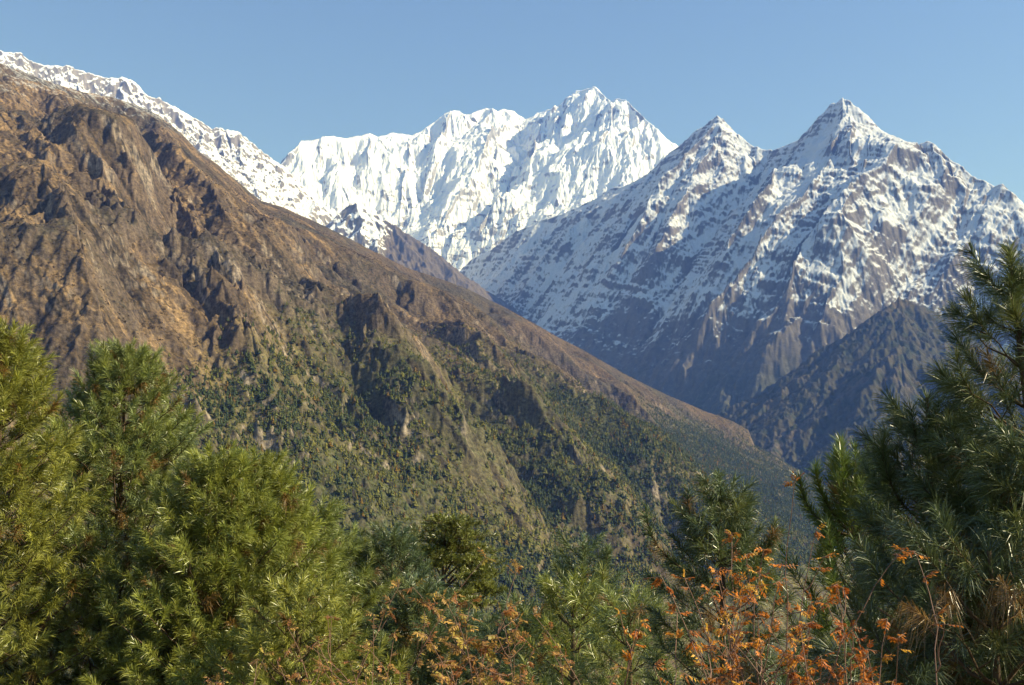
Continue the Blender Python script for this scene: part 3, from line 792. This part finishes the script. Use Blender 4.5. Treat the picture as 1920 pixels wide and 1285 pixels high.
m_needle = leaf_material('pine_needles', 0.36, 0.7, 0.18)
m_bark, nt, b, out = mat_new('pine_bark')
nz = nt.nodes.new('ShaderNodeTexNoise'); nz.inputs['Scale'].default_value = 30; nz.inputs['Detail'].default_value = 5
cr = nt.nodes.new('ShaderNodeValToRGB'); cr.color_ramp.elements[0].color = (0.05, 0.03, 0.018, 1); cr.color_ramp.elements[1].color = (0.17, 0.105, 0.06, 1)
tc = nt.nodes.new('ShaderNodeTexCoord')
nt.links.new(tc.outputs['Object'], nz.inputs['Vector']); nt.links.new(nz.outputs['Fac'], cr.inputs['Fac']); nt.links.new(cr.outputs['Color'], b.inputs['Base Color'])
b.inputs['Roughness'].default_value = 0.9
m_cone, nt, b, out = mat_new('cone_scales')
b.inputs['Base Color'].default_value = (0.13, 0.062, 0.026, 1); b.inputs['Roughness'].default_value = 0.8

def cone_mesh():
    """A hanging pine cone: rows of pointed overlapping scales round an axis."""
    vs, fs = [], []
    for row in range(9):
        z = -0.02 - row * 0.0165; rad = 0.026 * math.sin(math.pi * (row + 1.2) / 10.5) + 0.006
        for i in range(7):
            a = (i + 0.5 * (row % 2)) * 2 * math.pi / 7
            c, s = math.cos(a), math.sin(a); c1, s1 = math.cos(a - 0.45), math.sin(a - 0.45); c2, s2 = math.cos(a + 0.45), math.sin(a + 0.45)
            k = len(vs)
            vs += [(0.5 * rad * c, 0.5 * rad * s, z + 0.014), (rad * c1, rad * s1, z), (rad * 1.3 * c, rad * 1.3 * s, z - 0.016), (rad * c2, rad * s2, z), (0, 0, z)]
            fs += [k, k + 1, k + 2, k, k + 2, k + 3, k + 4, k + 2, k + 1, k + 4, k + 3, k + 2]
    return mesh_from_arrays('pine_cone', np.array(vs), np.array(fs), 3, m_cone, smooth=False)
CONE = cone_mesh()

def make_pine(label, u, v, d, slope, per, L, W, droop, green, seed, whorl=0.36, nbr=6, rise=0.5, top=0.35, dead=0.036, reach=6.0, lean=(0, 0), leaders=(), step=0.20, rmax=2.6, blue=0.3, cones=4, group='pines in front of the valley', up=0.35, tuft=0.17, power=0.85, spread=(0.45, 1.0)):
    """A pine whose tip stands at the photograph's pixel (u, v), d metres off. slope: crown radius per metre below the tip."""
    rng = np.random.default_rng(seed)
    apex = np.array(P(u, v, d)) - np.array([0, 0, 1.2 * L]); gz = float(ground_z(np.array([apex[0]]), np.array([apex[1]]))[0])
    root_p = np.array([apex[0] - lean[0], apex[1] - lean[1], gz - 0.1])
    H = apex[2] - root_p[2]
    root = bpy.data.objects.new('pine_tree', None); COL.objects.link(root)
    root.location = root_p
    tag(root, label, 'tree', group)
    wig = rng.normal(size=(2,)) * 0.05
    def stem(t):
        t = np.asarray(t, float)[..., None]
        bend = np.array([wig[0], wig[1], 0]) * np.sin(t * 5) * (1 - t)
        return (apex - root_p) * t + bend
    ts = np.linspace(0, 1, 28); sp = stem(ts); r0 = 0.012 + 0.016 * H * (1 - ts)
    tv, tf = tubes(sp[:-1], sp[1:], r0[:-1], r0[1:], 8)
    link('trunk', mesh_from_arrays('trunk', tv, tf, 4, m_bark), root)
    S0, S1, B0, B1, R0, R1, KIND = [], [], [], [], [], [], []
    def tips(p, axis, ln, inner):
        S0.append(p); S1.append(p + axis * ln); KIND.append(inner)
    def leader(fn, length, n):
        for q in range(n):
            f = q / n
            a = fn(f); b2 = fn(min(1, f + 1.35 / n)); S0.append(a); S1.append(b2); KIND.append(0)
    # leader shoot at the top
    tl = min(0.9, top * 1.6 / H)
    leader(lambda f: stem(1 - tl + tl * f), tl * H, max(3, int(tl * H / 0.12)))
    depth = top * 0.55; wi = 0
    while depth < min(H - 0.5, reach):
        t = 1 - depth / H
        c = stem(t)
        R = min(rmax, slope * depth ** power + 0.16)
        phase = rng.random() * 6.28
        nb = nbr + int(rng.integers(-1, 2))
        for k in range(nb):
            a = phase + (k + 0.5 * rng.random()) * 6.2832 / nb
            Lb = R * (0.7 + 0.5 * rng.random())
            el = rise * (1.25 - 0.6 * min(1, depth / 3.0)) + rng.normal() * 0.12
            dirh = np.array([math.cos(a), math.sin(a), 0])
            npt = max(3, int(Lb / 0.16) + 2)
            f = np.linspace(0, 1, npt)
            zc = Lb * (math.sin(el) * f + up * (f ** 2.2) * 0.6)
            pts = c + dirh * (Lb * math.cos(el) * f)[:, None] + np.stack([0 * f, 0 * f, zc], -1) + rng.normal(size=(npt, 3)) * 0.012
            rr = (0.004 + 0.011 * Lb) * (1 - 0.8 * f)
            B0.append(pts[:-1]); B1.append(pts[1:]); R0.append(rr[:-1]); R1.append(rr[1:])
            axis_e = vnorm(pts[-1] - pts[-2])
            tips(pts[-1] - axis_e * 0.12, vnorm(axis_e + np.array([0, 0, up * 0.6])), tuft * 1.25, 0)
            tips(pts[-1] - axis_e * 0.28, axis_e, tuft * 1.2, 0)
            # side shoots
            s = Lb - 0.16; side = 1
            while s > max(0.12, Lb * 0.22):
                fi = s / Lb; ip = fi * (npt - 1); i0 = min(npt - 2, int(ip)); p = lerp(pts[i0], pts[i0 + 1], ip - i0)
                ax = vnorm(pts[i0 + 1] - pts[i0])
                sidev = vnorm(np.cross(ax, np.array([0, 0, 1.0]))) * side
                dirs = vnorm(ax * 0.75 + sidev * (0.75 + 0.3 * rng.random()) + np.array([0, 0, up * (0.2 + 0.9 * rng.random())]))
                ln = (0.10 + 0.42 * (1 - fi) * (0.4 + 0.6 * rng.random())) * min(1.0, 0.45 + Lb * 0.5)
                e = p + dirs * ln
                B0.append(p[None]); B1.append(e[None]); R0.append(np.array([0.005])); R1.append(np.array([0.003]))
                tips(e - dirs * min(ln, 0.06), vnorm(dirs + np.array([0, 0, up * 0.8]) + rng.normal(size=3) * 0.12), tuft, 0)
                if ln > 0.26:
                    tips(p + dirs * ln * 0.45, vnorm(dirs + sidev * 0.4), tuft * 0.9, 0.5)
                    sd2 = vnorm(dirs - sidev * 0.9 + rng.normal(size=3) * 0.2)
                    tips(p + dirs * ln * 0.6, vnorm(sd2 + np.array([0, 0, 0.3])), tuft * 0.9, 0.2)
                s -= step * (0.7 + 0.6 * rng.random()); side = -side
        depth += whorl * (0.75 + 0.5 * rng.random()) * (0.75 + 0.12 * depth); wi += 1
    for (lu, lv, ld, ll) in leaders:
        e = np.array(P(lu, lv, ld)) - root_p
        t0 = max(0.15, (e[2] - ll * 1.1) / H); c = stem(t0)
        mid = np.array([e[0], e[1], e[2] - ll * 0.75]) + rng.normal(size=3) * 0.03
        f = np.linspace(0, 1, 9)[:, None]
        pts = (1 - f) ** 2 * c + 2 * f * (1 - f) * mid + f ** 2 * e
        rr = np.linspace(0.014, 0.005, 9)
        B0.append(pts[:-1]); B1.append(pts[1:]); R0.append(rr[:-1]); R1.append(rr[1:])
        for q in range(2, 8):
            S0.append(pts[q]); S1.append(pts[q + 1] + (pts[q + 1] - pts[q]) * 0.3); KIND.append(0)
    S0 = np.array(S0); S1 = np.array(S1); KIND = np.array(KIND)
    n = len(S0)
    B0 = np.concatenate(B0); B1 = np.concatenate(B1); R0 = np.concatenate(R0); R1 = np.concatenate(R1)
    bv, bf = tubes(B0, B1, R0, R1, 4)
    link('branches', mesh_from_arrays('branches', bv, bf, 4, m_bark), root)
    g0 = np.array(green, float)
    cl = g0[None] * (0.75 + 0.5 * rng.random((n, 1)))
    bl = rng.random((n, 1)) * blue
    cl = lerp(cl, np.array([[0.17, 0.225, 0.14]] if blue > 0.45 and green[0] > 0.2 else [[0.10, 0.15, 0.085]]), bl)
    ye = rng.random((n, 1)) ** 2 * 0.7
    cl = lerp(cl, np.array([[0.25, 0.23, 0.04]]), ye * 0.6)
    dd = (rng.random(n) < dead) | ((KIND > 0.4) & (rng.random(n) < dead * 3))
    cl[dd] = np.array([0.28, 0.16, 0.045]) * (0.6 + 0.6 * rng.random((dd.sum(), 1)))
    drv = np.full(n, droop) * (0.5 + 1.0 * rng.random(n)); drv[dd] *= 2.2
    link('crown', needle_mesh('crown', S0, S1, per, L, W, drv, cl, m_needle, rng, spread), root)
    for k in range(cones):
        j = int(rng.integers(0, n)); 
        o = link('pine_cone', CONE, root); o.location = S0[j]; o.rotation_euler = (rng.normal() * 0.2, rng.normal() * 0.2, rng.random() * 6); o.scale = (1.1,) * 3
    return n

G1 = (0.305, 0.325, 0.055); G2 = (0.265, 0.300, 0.070); G3 = (0.12, 0.165, 0.070); G4 = (0.34, 0.335, 0.055); G5 = (0.105, 0.135, 0.042)
GP = 'pines in front of the valley'
far = dict(per=84, L=0.155, W=0.0068, droop=0.30, whorl=0.31, step=0.18, spread=(0.40, 1.10), tuft=0.23)
mid = dict(per=60, L=0.16, W=0.0055, droop=0.35)
PINES = [
    dict(far, label='tall yellow green pine cut by the left edge of the photo', u=12, v=606, d=15.5, slope=0.4, green=G4, seed=1, nbr=11, reach=7.0),
    dict(far, label='green pine with two rounded tips behind a dark gap, right of the leftmost pine', u=238, v=650, d=18.0, slope=0.64, green=G2, power=0.8, seed=2, nbr=11, reach=7.5, leaders=[(172, 655, 17.8, 0.9)], blue=0.5, dead=0.048),
    dict(far, label='dense pine with thin upright leader beside the two-tipped pine', u=408, v=846, d=16.0, slope=0.60, green=G1, seed=3, nbr=11, reach=6.0),
    dict(far, label='dense pine with a blunt top at the middle of the left pine group', u=484, v=852, d=16.5, slope=0.55, green=G1, seed=4, nbr=11, reach=6.0, leaders=[(450, 870, 16.4, 0.5)]),
    dict(far, label='pine with a sloping outline at the right end of the left pine group', u=588, v=938, d=17.5, slope=0.55, green=G2, seed=6, nbr=6, reach=5.5, dead=0.054),
    dict(far, label='small yellowish pine low in front of the right end of the left pine group', u=560, v=1090, d=14.0, slope=0.62, green=G4, seed=7, nbr=6, reach=3.6),
    dict(far, label='small pine in the dip beside the blue green pine', u=650, v=990, d=20.0, slope=0.5, green=G2, seed=8, nbr=6, reach=5, dead=0.060),
    dict(far, label='dark blue green pine left of the tree with layered foliage pads', u=735, v=986, d=20.0, slope=0.5, green=G3, seed=9, nbr=6, reach=5, blue=0.8, leaders=[(778, 1000, 20.2, 0.7), (700, 1012, 19.8, 0.5)], dead=0.024),
    dict(far, label='low dark pine under the layered tree behind the orange twigs', u=905, v=1150, d=21.0, slope=0.55, green=G3, seed=10, nbr=6, reach=4, leaders=[(945, 1140, 21, 0.5)]),
    dict(far, label='dark pointed pine low between the layered tree and the blue green pine', u=785, v=1085, d=17.0, slope=0.50, green=G3, seed=24, nbr=8, reach=4, dead=0.05),
    dict(far, label='dark pine crown low in the gap before the slender ragged pine', u=990, v=1130, d=16.0, slope=0.55, green=G3, seed=25, nbr=8, reach=4, dead=0.05),
    dict(far, label='low dark pine at the foot of the layered tree', u=845, v=1130, d=19.0, slope=0.50, green=G3, seed=11, nbr=6, reach=4),
    dict(far, label='slender pine with a ragged dark tip at the lower middle', u=1092, v=998, d=17.0, slope=0.36, green=G3, seed=12, nbr=5, reach=2.2, whorl=0.42, step=0.26, blue=0.3, leaders=[(1140, 1030, 17, 0.5)]),
    dict(mid, label='bushy yellow green pine below the slender ragged tip', u=1075, v=1075, d=13.0, slope=0.60, green=G1, seed=13, nbr=6, reach=3.2, leaders=[(1025, 1085, 13, 0.5), (1130, 1075, 13, 0.5)]),
    dict(mid, label='pine with drooping tufts beside the wooded gully at the lower middle', u=1180, v=1095, d=12.0, slope=0.50, green=G2, seed=14, nbr=6, reach=2.6, blue=0.5),
    dict(label='silvery long needled pine rising above the orange shrub', u=1347, v=878, d=10.5, slope=0.46, green=G5, power=1.0, rmax=0.75, seed=15, nbr=7, reach=3.4, whorl=0.28, leaders=[(1212, 962, 10.3, 0.6), (1290, 925, 10.6, 0.5), (1452, 985, 10.4, 0.5), (1400, 940, 10.6, 0.5)], blue=0.6, dead=0.042, per=80, L=0.165, W=0.0050, droop=0.5),
    dict(label='bright green pine with a row of upright candle shoots', u=1600, v=843, d=9.3, slope=0.3, green=(0.14, 0.20, 0.030), power=1.0, cones=0, rmax=0.6, seed=16, nbr=7, reach=2.6, whorl=0.26, rise=0.8, up=0.8, leaders=[(1568, 850, 9.3, 0.6), (1632, 862, 9.3, 0.5), (1530, 880, 9.2, 0.5), (1500, 905, 9.2, 0.4), (1655, 905, 9.4, 0.4)], blue=0.15, dead=0.036, per=80, L=0.12, W=0.0045, droop=0.2),
    dict(label='long needled pine with one bare stemmed leader before the shaded valley', u=1735, v=690, d=7.8, slope=0.33, green=G5, power=1.05, cones=0, rmax=0.75, seed=17, nbr=6, reach=2.9, whorl=0.26, leaders=[(1655, 835, 7.6, 0.5), (1790, 775, 7.9, 0.4)], blue=0.45, dead=0.048, per=110, L=0.17, W=0.0040, droop=0.45, top=0.55, step=0.22),
    dict(label='tallest pine with a thin swaying leader at the right edge of the photo', u=1888, v=412, d=7.4, slope=0.34, green=G5, power=1.05, cones=0, rmax=1.15, seed=18, nbr=6, reach=4.2, whorl=0.28, blue=0.35, dead=0.036, per=110, L=0.17, W=0.0040, droop=0.40, top=0.6, step=0.22, lean=(-0.25, 0.1)),
    dict(label='dark long needled pine between the bare leader and the tallest pine', u=1858, v=800, d=7.2, slope=0.36, power=1.0, rmax=0.6, green=G5, seed=21, nbr=7, reach=2.8, whorl=0.26, blue=0.3, dead=0.05, cones=0, per=110, L=0.17, W=0.0040, droop=0.5, step=0.20),
    dict(label='dark drooping pine at the right edge below the tallest leader', u=1940, v=740, d=6.6, slope=0.42, rmax=0.8, power=1.0, green=G5, seed=22, nbr=7, reach=2.6, whorl=0.26, blue=0.3, dead=0.06, cones=0, per=110, L=0.17, W=0.0040, droop=0.6, step=0.20),
    dict(label='shaded pine mass low in the right corner under the tallest pine', u=1850, v=960, d=6.2, slope=0.75, green=(0.07, 0.095, 0.036), cones=0, seed=19, nbr=6, reach=2.0, blue=0.3, dead=0.084, per=100, L=0.17, W=0.0038, droop=0.6, step=0.22),
]
tot_sh = 0
for kw in PINES:
    tot_sh += make_pine(**kw)
print('shoots', tot_sh)

def make_pad_pine(label, u, v, d, seed):
    """The sparse tree with flat pads of short needles and a forked bare trunk."""
    rng = np.random.default_rng(seed)
    apex = np.array(P(u, v, d)); gz = float(ground_z(np.array([apex[0]]), np.array([apex[1]]))[0])
    root_p = np.array([apex[0] + 0.1, apex[1], gz - 0.1]); H = apex[2] - root_p[2]
    root = bpy.data.objects.new('pad_pine_tree', None); COL.objects.link(root); root.location = root_p
    tag(root, label, 'tree')
    ts = np.linspace(0, 1, 16); sp = (apex - root_p) * ts[:, None] + np.stack([0.10 * np.sin(ts * 6), 0.05 * np.cos(ts * 5), 0 * ts], -1)
    r = 0.10 * (1 - ts) + 0.012
    tv, tf = tubes(sp[:-1], sp[1:], r[:-1], r[1:], 8)
    link('trunk', mesh_from_arrays('trunk', tv, tf, 4, m_bark), root)
    S0, S1, B0, B1, R0, R1 = [], [], [], [], [], []
    # pads: (pixel u, v, half width in pixels)
    pads = [(838, 975, 22), (822, 990, 20), (858, 985, 20), (815, 1010, 24), (845, 1005, 26), (872, 1005, 20), (862, 1025, 24), (828, 1030, 24), (885, 1030, 22), (808, 1035, 16), (890, 1050, 22), (868, 1050, 20), (838, 1050, 18), (905, 1068, 20), (882, 1080, 18),
            (915, 1078, 14), (895, 1098, 20), (918, 1108, 14), (870, 1110, 16), (850, 1125, 18), (890, 1130, 18), (808, 1060, 14)]
    for (pu_, pv_, hw) in pads:
        dd = d + rng.normal() * 0.4
        c = np.array(P(pu_, pv_, dd)) - root_p; w = hw / F * dd
        t0 = max(0.2, c[2] / H - 0.06); a = (apex - root_p) * t0 + np.array([0.10 * math.sin(t0 * 6), 0, 0])
        f = np.linspace(0, 1, 5)[:, None]
        mid_ = lerp(a, c, 0.6) + np.array([0, 0, -0.06])
        pts = (1 - f) ** 2 * a + 2 * f * (1 - f) * mid_ + f ** 2 * (c - np.array([0, 0, 0.05]))
        rr = np.linspace(0.028, 0.010, 5)
        B0.append(pts[:-1]); B1.append(pts[1:]); R0.append(rr[:-1]); R1.append(rr[1:])
        for k in range(44):
            q = rng.normal(size=3) * np.array([0.85, 0.85, 0.18]) * w
            p = c + q
            ax = vnorm(np.array([q[0], q[1], 0.12 + 0.2 * abs(rng.normal())]) + rng.normal(size=3) * 0.05)
            S0.append(p - ax * 0.08); S1.append(p + ax * 0.05)
            B0.append(pts[-1:]); B1.append(p[None]); R0.append(np.array([0.006])); R1.append(np.array([0.003]))
    bv, bf = tubes(np.concatenate(B0), np.concatenate(B1), np.concatenate(R0), np.concatenate(R1), 4)
    link('branches', mesh_from_arrays('branches', bv, bf, 4, m_bark), root)
    n = len(S0)
    cl = np.array([[0.20, 0.21, 0.045]]) * (0.7 + 0.6 * rng.random((n, 1)))
    link('crown', needle_mesh('crown', np.array(S0), np.array(S1), 34, 0.095, 0.012, 0.1, cl, m_needle, rng, (0.4, 1.2)), root)
make_pad_pine('airy tree with flat pads of short yellow green needles and a bare dark trunk', 838, 966, 24.0, 40)
# ------------------------------------------------------------------ orange autumn shrubs close to the camera
m_leaf = leaf_material('autumn_leaf', 0.5, 0.3, 0.40)
m_twig, nt, b, out = mat_new('reddish_twig')
nz = nt.nodes.new('ShaderNodeTexNoise'); nz.inputs['Scale'].default_value = 60
cr = nt.nodes.new('ShaderNodeValToRGB'); cr.color_ramp.elements[0].color = (0.16, 0.07, 0.045, 1); cr.color_ramp.elements[1].color = (0.34, 0.20, 0.14, 1)
tc = nt.nodes.new('ShaderNodeTexCoord')
nt.links.new(tc.outputs['Object'], nz.inputs['Vector']); nt.links.new(nz.outputs['Fac'], cr.inputs['Fac']); nt.links.new(cr.outputs['Color'], b.inputs['Base Color'])
b.inputs['Roughness'].default_value = 0.7

def make_shrub(label, base, tips_uvd, seed, col, per_m=10, leafy=0.5, size=0.64, group='orange autumn shrubs in front', twigs=5):
    """Arching twigs from one root (pixel u, distance) to tips given in the photograph, each with short twigs and fans of small leaflets."""
    rng = np.random.default_rng(seed)
    bx, by, _ = P(base[0], 1285, base[1]); bz = float(ground_z(np.array([bx]), np.array([by]))[0]) - 0.03
    root_p = np.array([bx, by, bz])
    root = bpy.data.objects.new('autumn_shrub', None); COL.objects.link(root); root.location = root_p
    tag(root, label, 'shrub', group)
    B0, B1, R0, R1, LV, LC = [], [], [], [], [], []
    def fan(p, ax, s):
        """pinnate spray: a short stalk with leaflets on both sides, held level."""
        nl = int(rng.integers(3, 6)); ln = s * (0.05 + 0.04 * rng.random())
        ax = vnorm(ax * np.array([1, 1, 0.5]) + rng.normal(size=3) * 0.35)
        sd = vnorm(np.cross(ax, np.array([0, 0, 1.0]) + rng.normal(size=3) * 0.5))
        upv = np.cross(sd, ax)
        c = col[int(rng.integers(0, len(col)))] * (0.7 + 0.6 * rng.random())
        B0.append(p[None]); B1.append((p + ax * ln)[None]); R0.append(np.array([0.0011])); R1.append(np.array([0.0008]))
        for k in range(nl + 1):
            q = p + ax * ln * (0.25 + 0.75 * k / nl)
            for sg in ((-1, 1) if k < nl else (0,)):
                d = vnorm(sd * sg + ax * (0.75 if sg else 1.0) + upv * (rng.normal() * 0.25 - 0.25))
                L = s * (0.022 + 0.012 * rng.random()); W = L * 0.23
                wv = vnorm(np.cross(d, upv + rng.normal(size=3) * 0.3)) * W
                bend = -upv * L * 0.18
                LV.append([q, q + d * L * 0.45 + wv, q + d * L * 0.5 + bend * 0.2 - wv, q + d * L + bend])
                LC.append(c * (0.75 + 0.5 * rng.random()))
    def grow(pts, r0, r1, leaf_from):
        n = len(pts); rr = np.linspace(r0, r1, n)
        B0.append(pts[:-1]); B1.append(pts[1:]); R0.append(rr[:-1]); R1.append(rr[1:])
        seg = np.linalg.norm(pts[1:] - pts[:-1], axis=1); L = seg.sum()
        m = int(L * per_m * (1 - leaf_from))
        for k in range(m):
            f = leaf_from + (1 - leaf_from) * rng.random() ** 0.75
            if rng.random() > leafy + 0.35 * f: continue
            ip = f * (n - 1); i0 = min(n - 2, int(ip)); p = lerp(pts[i0], pts[i0 + 1], ip - i0)
            ax = vnorm(vnorm(pts[i0 + 1] - pts[i0]) * 0.4 + rng.normal(size=3) * 0.8)
            for q in range(int(rng.integers(1, 3))):
                fan(p, vnorm(ax + rng.normal(size=3) * 0.5), size)
        for q in range(3): fan(pts[-1], vnorm(pts[-1] - pts[-2] + rng.normal(size=3) * 0.6), size)
    for (u, v, d) in tips_uvd:
        e = np.array(P(u, v, d)) - root_p
        off = np.array([rng.normal() * 0.16, rng.normal() * 0.12, 0.0])
        ctrl = off + np.array([e[0] * 0.3, e[1] * 0.4, e[2] * 0.6]) + rng.normal(size=3) * np.array([0.24, 0.2, 0.08])
        n = 22; f = np.linspace(0, 1, n)[:, None]
        pts = (1 - f) ** 2 * off + 2 * f * (1 - f) * ctrl + f ** 2 * e + np.cumsum(rng.normal(size=(n, 3)) * 0.011, 0) * np.sin(f * np.pi)
        B0.append(np.array([[0, 0, -0.04]])); B1.append(pts[:1] + np.array([[0, 0, 0.02]])); R0.append(np.array([0.02])); R1.append(np.array([0.005]))
        grow(pts, 0.0052, 0.0014, 0.45)
        for k in range(twigs):
            fi = 0.42 + 0.5 * rng.random(); i0 = int(fi * (n - 1)); p = pts[i0]
            ax = vnorm(pts[min(n - 1, i0 + 1)] - p); dirs = vnorm(ax + rng.normal(size=3) * np.array([0.9, 0.9, 0.5]))
            ln = (0.12 + 0.28 * rng.random()) * (1.2 - fi)  * 1.4
            g_ = np.linspace(0, 1, 7)[:, None]
            tp = p + dirs * ln * g_ + np.array([0, 0, 0.05]) * g_ ** 2 + np.cumsum(rng.normal(size=(7, 3)) * 0.004, 0)
            tp[0] = p
            grow(tp, 0.003, 0.0013, 0.15)
    tv, tf = tubes(np.concatenate(B0), np.concatenate(B1), np.concatenate(R0), np.concatenate(R1), 5)
    link('stems', mesh_from_arrays('stems', tv, tf, 4, m_twig), root)
    V = np.array(LV).reshape(-1, 3); n = len(LV)
    fc = (np.array([0, 2, 1, 1, 2, 3])[None] + (np.arange(n) * 4)[:, None]).reshape(-1)
    link('leaves', mesh_from_arrays('leaves', V, fc, 3, m_leaf, {'albedo': np.repeat(np.array(LC), 4, 0)}, smooth=False), root)

ORANGE = [np.array(c) for c in ((0.60, 0.20, 0.022), (0.66, 0.26, 0.03), (0.50, 0.15, 0.02), (0.66, 0.36, 0.05), (0.34, 0.13, 0.035))]
DULL = [np.array(c) for c in ((0.44, 0.24, 0.075), (0.50, 0.30, 0.08), (0.40, 0.17, 0.06), (0.42, 0.32, 0.07))]
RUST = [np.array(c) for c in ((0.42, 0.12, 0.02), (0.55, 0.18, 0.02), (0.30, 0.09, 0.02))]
make_shrub('orange leaved shrub with long bare twigs reaching left', (1400, 4.6), [(1240, 1082, 4.4), (1284, 1086, 4.6), (1204, 1165, 4.3), (1330, 1105, 4.6), (1270, 1150, 4.5), (1300, 1200, 4.4), (1225, 1250, 4.3)], 61, ORANGE, twigs=3, per_m=9)
make_shrub('dense bright orange shrub in the sun before the silvery pine', (1470, 4.9), [(1372, 1000, 5.2), (1343, 1070, 4.9), (1400, 1090, 4.8), (1432, 1030, 5.0), (1470, 1062, 4.9), (1360, 1140, 4.7), (1420, 1150, 4.8), (1380, 1210, 4.6), (1450, 1190, 4.7), (1340, 1230, 4.6)], 62, ORANGE, twigs=6, per_m=8)
make_shrub('tall thin orange sprig standing before the candle pine', (1545, 5.3), [(1490, 905, 5.4), (1530, 995, 5.2), (1555, 1100, 5.0), (1522, 1130, 5.0)], 63, ORANGE, twigs=2, per_m=7)
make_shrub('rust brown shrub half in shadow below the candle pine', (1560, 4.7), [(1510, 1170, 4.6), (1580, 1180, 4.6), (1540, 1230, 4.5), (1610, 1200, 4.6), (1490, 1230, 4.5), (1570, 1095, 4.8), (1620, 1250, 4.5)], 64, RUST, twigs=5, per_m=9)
make_shrub('thin orange twig in front of the long needled pine', (1700, 4.4), [(1718, 1040, 4.6), (1690, 1032, 4.5), (1664, 1160, 4.3), (1685, 1195, 4.3)], 65, ORANGE, twigs=1, per_m=6)
make_shrub('pale orange twiggy shrub at the lower middle with a sprig pointing right', (850, 7.0), [(972, 1062, 7.2), (910, 1046, 7.2), (882, 1130, 7.0), (830, 1120, 7.0), (775, 1102, 7.0), (860, 1170, 6.9), (940, 1150, 7.0), (905, 1200, 6.9), (800, 1190, 6.8), (835, 1240, 6.8)], 66, DULL, twigs=8, per_m=10, size=1.0)
make_shrub('leaning bare branched shrub with a few orange leaves before the dark gap', (640, 6.6), [(748, 1100, 6.8), (700, 1152, 6.7), (622, 1158, 6.6), (690, 1215, 6.5), (740, 1185, 6.6), (585, 1215, 6.5), (655, 1240, 6.5)], 67, DULL, twigs=5, leafy=0.4)
make_shrub('low brown twigs along the bottom under the left pine group', (470, 6.4), [(540, 1178, 6.6), (482, 1238, 6.4), (420, 1255, 6.3), (520, 1240, 6.4), (560, 1262, 6.4), (395, 1275, 6.3)], 68, DULL, twigs=6, leafy=0.45)
make_shrub('reddish twigs with sparse leaves beside the bushy pine at the middle', (990, 6.5), [(1000, 1152, 6.6), (1032, 1178, 6.6), (965, 1180, 6.5), (975, 1250, 6.4), (1050, 1210, 6.5)], 69, DULL, twigs=4, leafy=0.35)
# ------------------------------------------------------------------ haze: the air of the valley
def make_haze():
    x0, x1, y0, y1, z0, z1 = -61000, 61000, -61000, 61000, VALLEY - 80, 4200
    v = np.array([(x, y, z) for z in (z0, z1) for y in (y0, y1) for x in (x0, x1)], np.float32)
    f = np.array([[0, 2, 3, 1], [4, 5, 7, 6], [0, 1, 5, 4], [2, 6, 7, 3], [0, 4, 6, 2], [1, 3, 7, 5]])
    m = bpy.data.materials.new('air')
    m.use_nodes = True
    nt = m.node_tree; nt.nodes.clear()
    out = nt.nodes.new('ShaderNodeOutputMaterial')
    pv = nt.nodes.new('ShaderNodeVolumePrincipled')
    pv.inputs['Color'].default_value = (0.14, 0.29, 1.0, 1)
    pv.inputs['Absorption Color'].default_value = (1, 1, 1, 1)
    pv.inputs['Density'].default_value = HAZE_DENSITY
    pv.inputs['Anisotropy'].default_value = 0.1
    nt.links.new(pv.outputs[0], out.inputs['Volume'])
    o = link('haze', mesh_from_arrays('haze', v, f.ravel(), 4, m, smooth=False))
    tag(o, 'thin blue air haze filling the valley before the far peaks', 'haze', kind='stuff')
HAZE_DENSITY = 6.8e-5
make_haze()
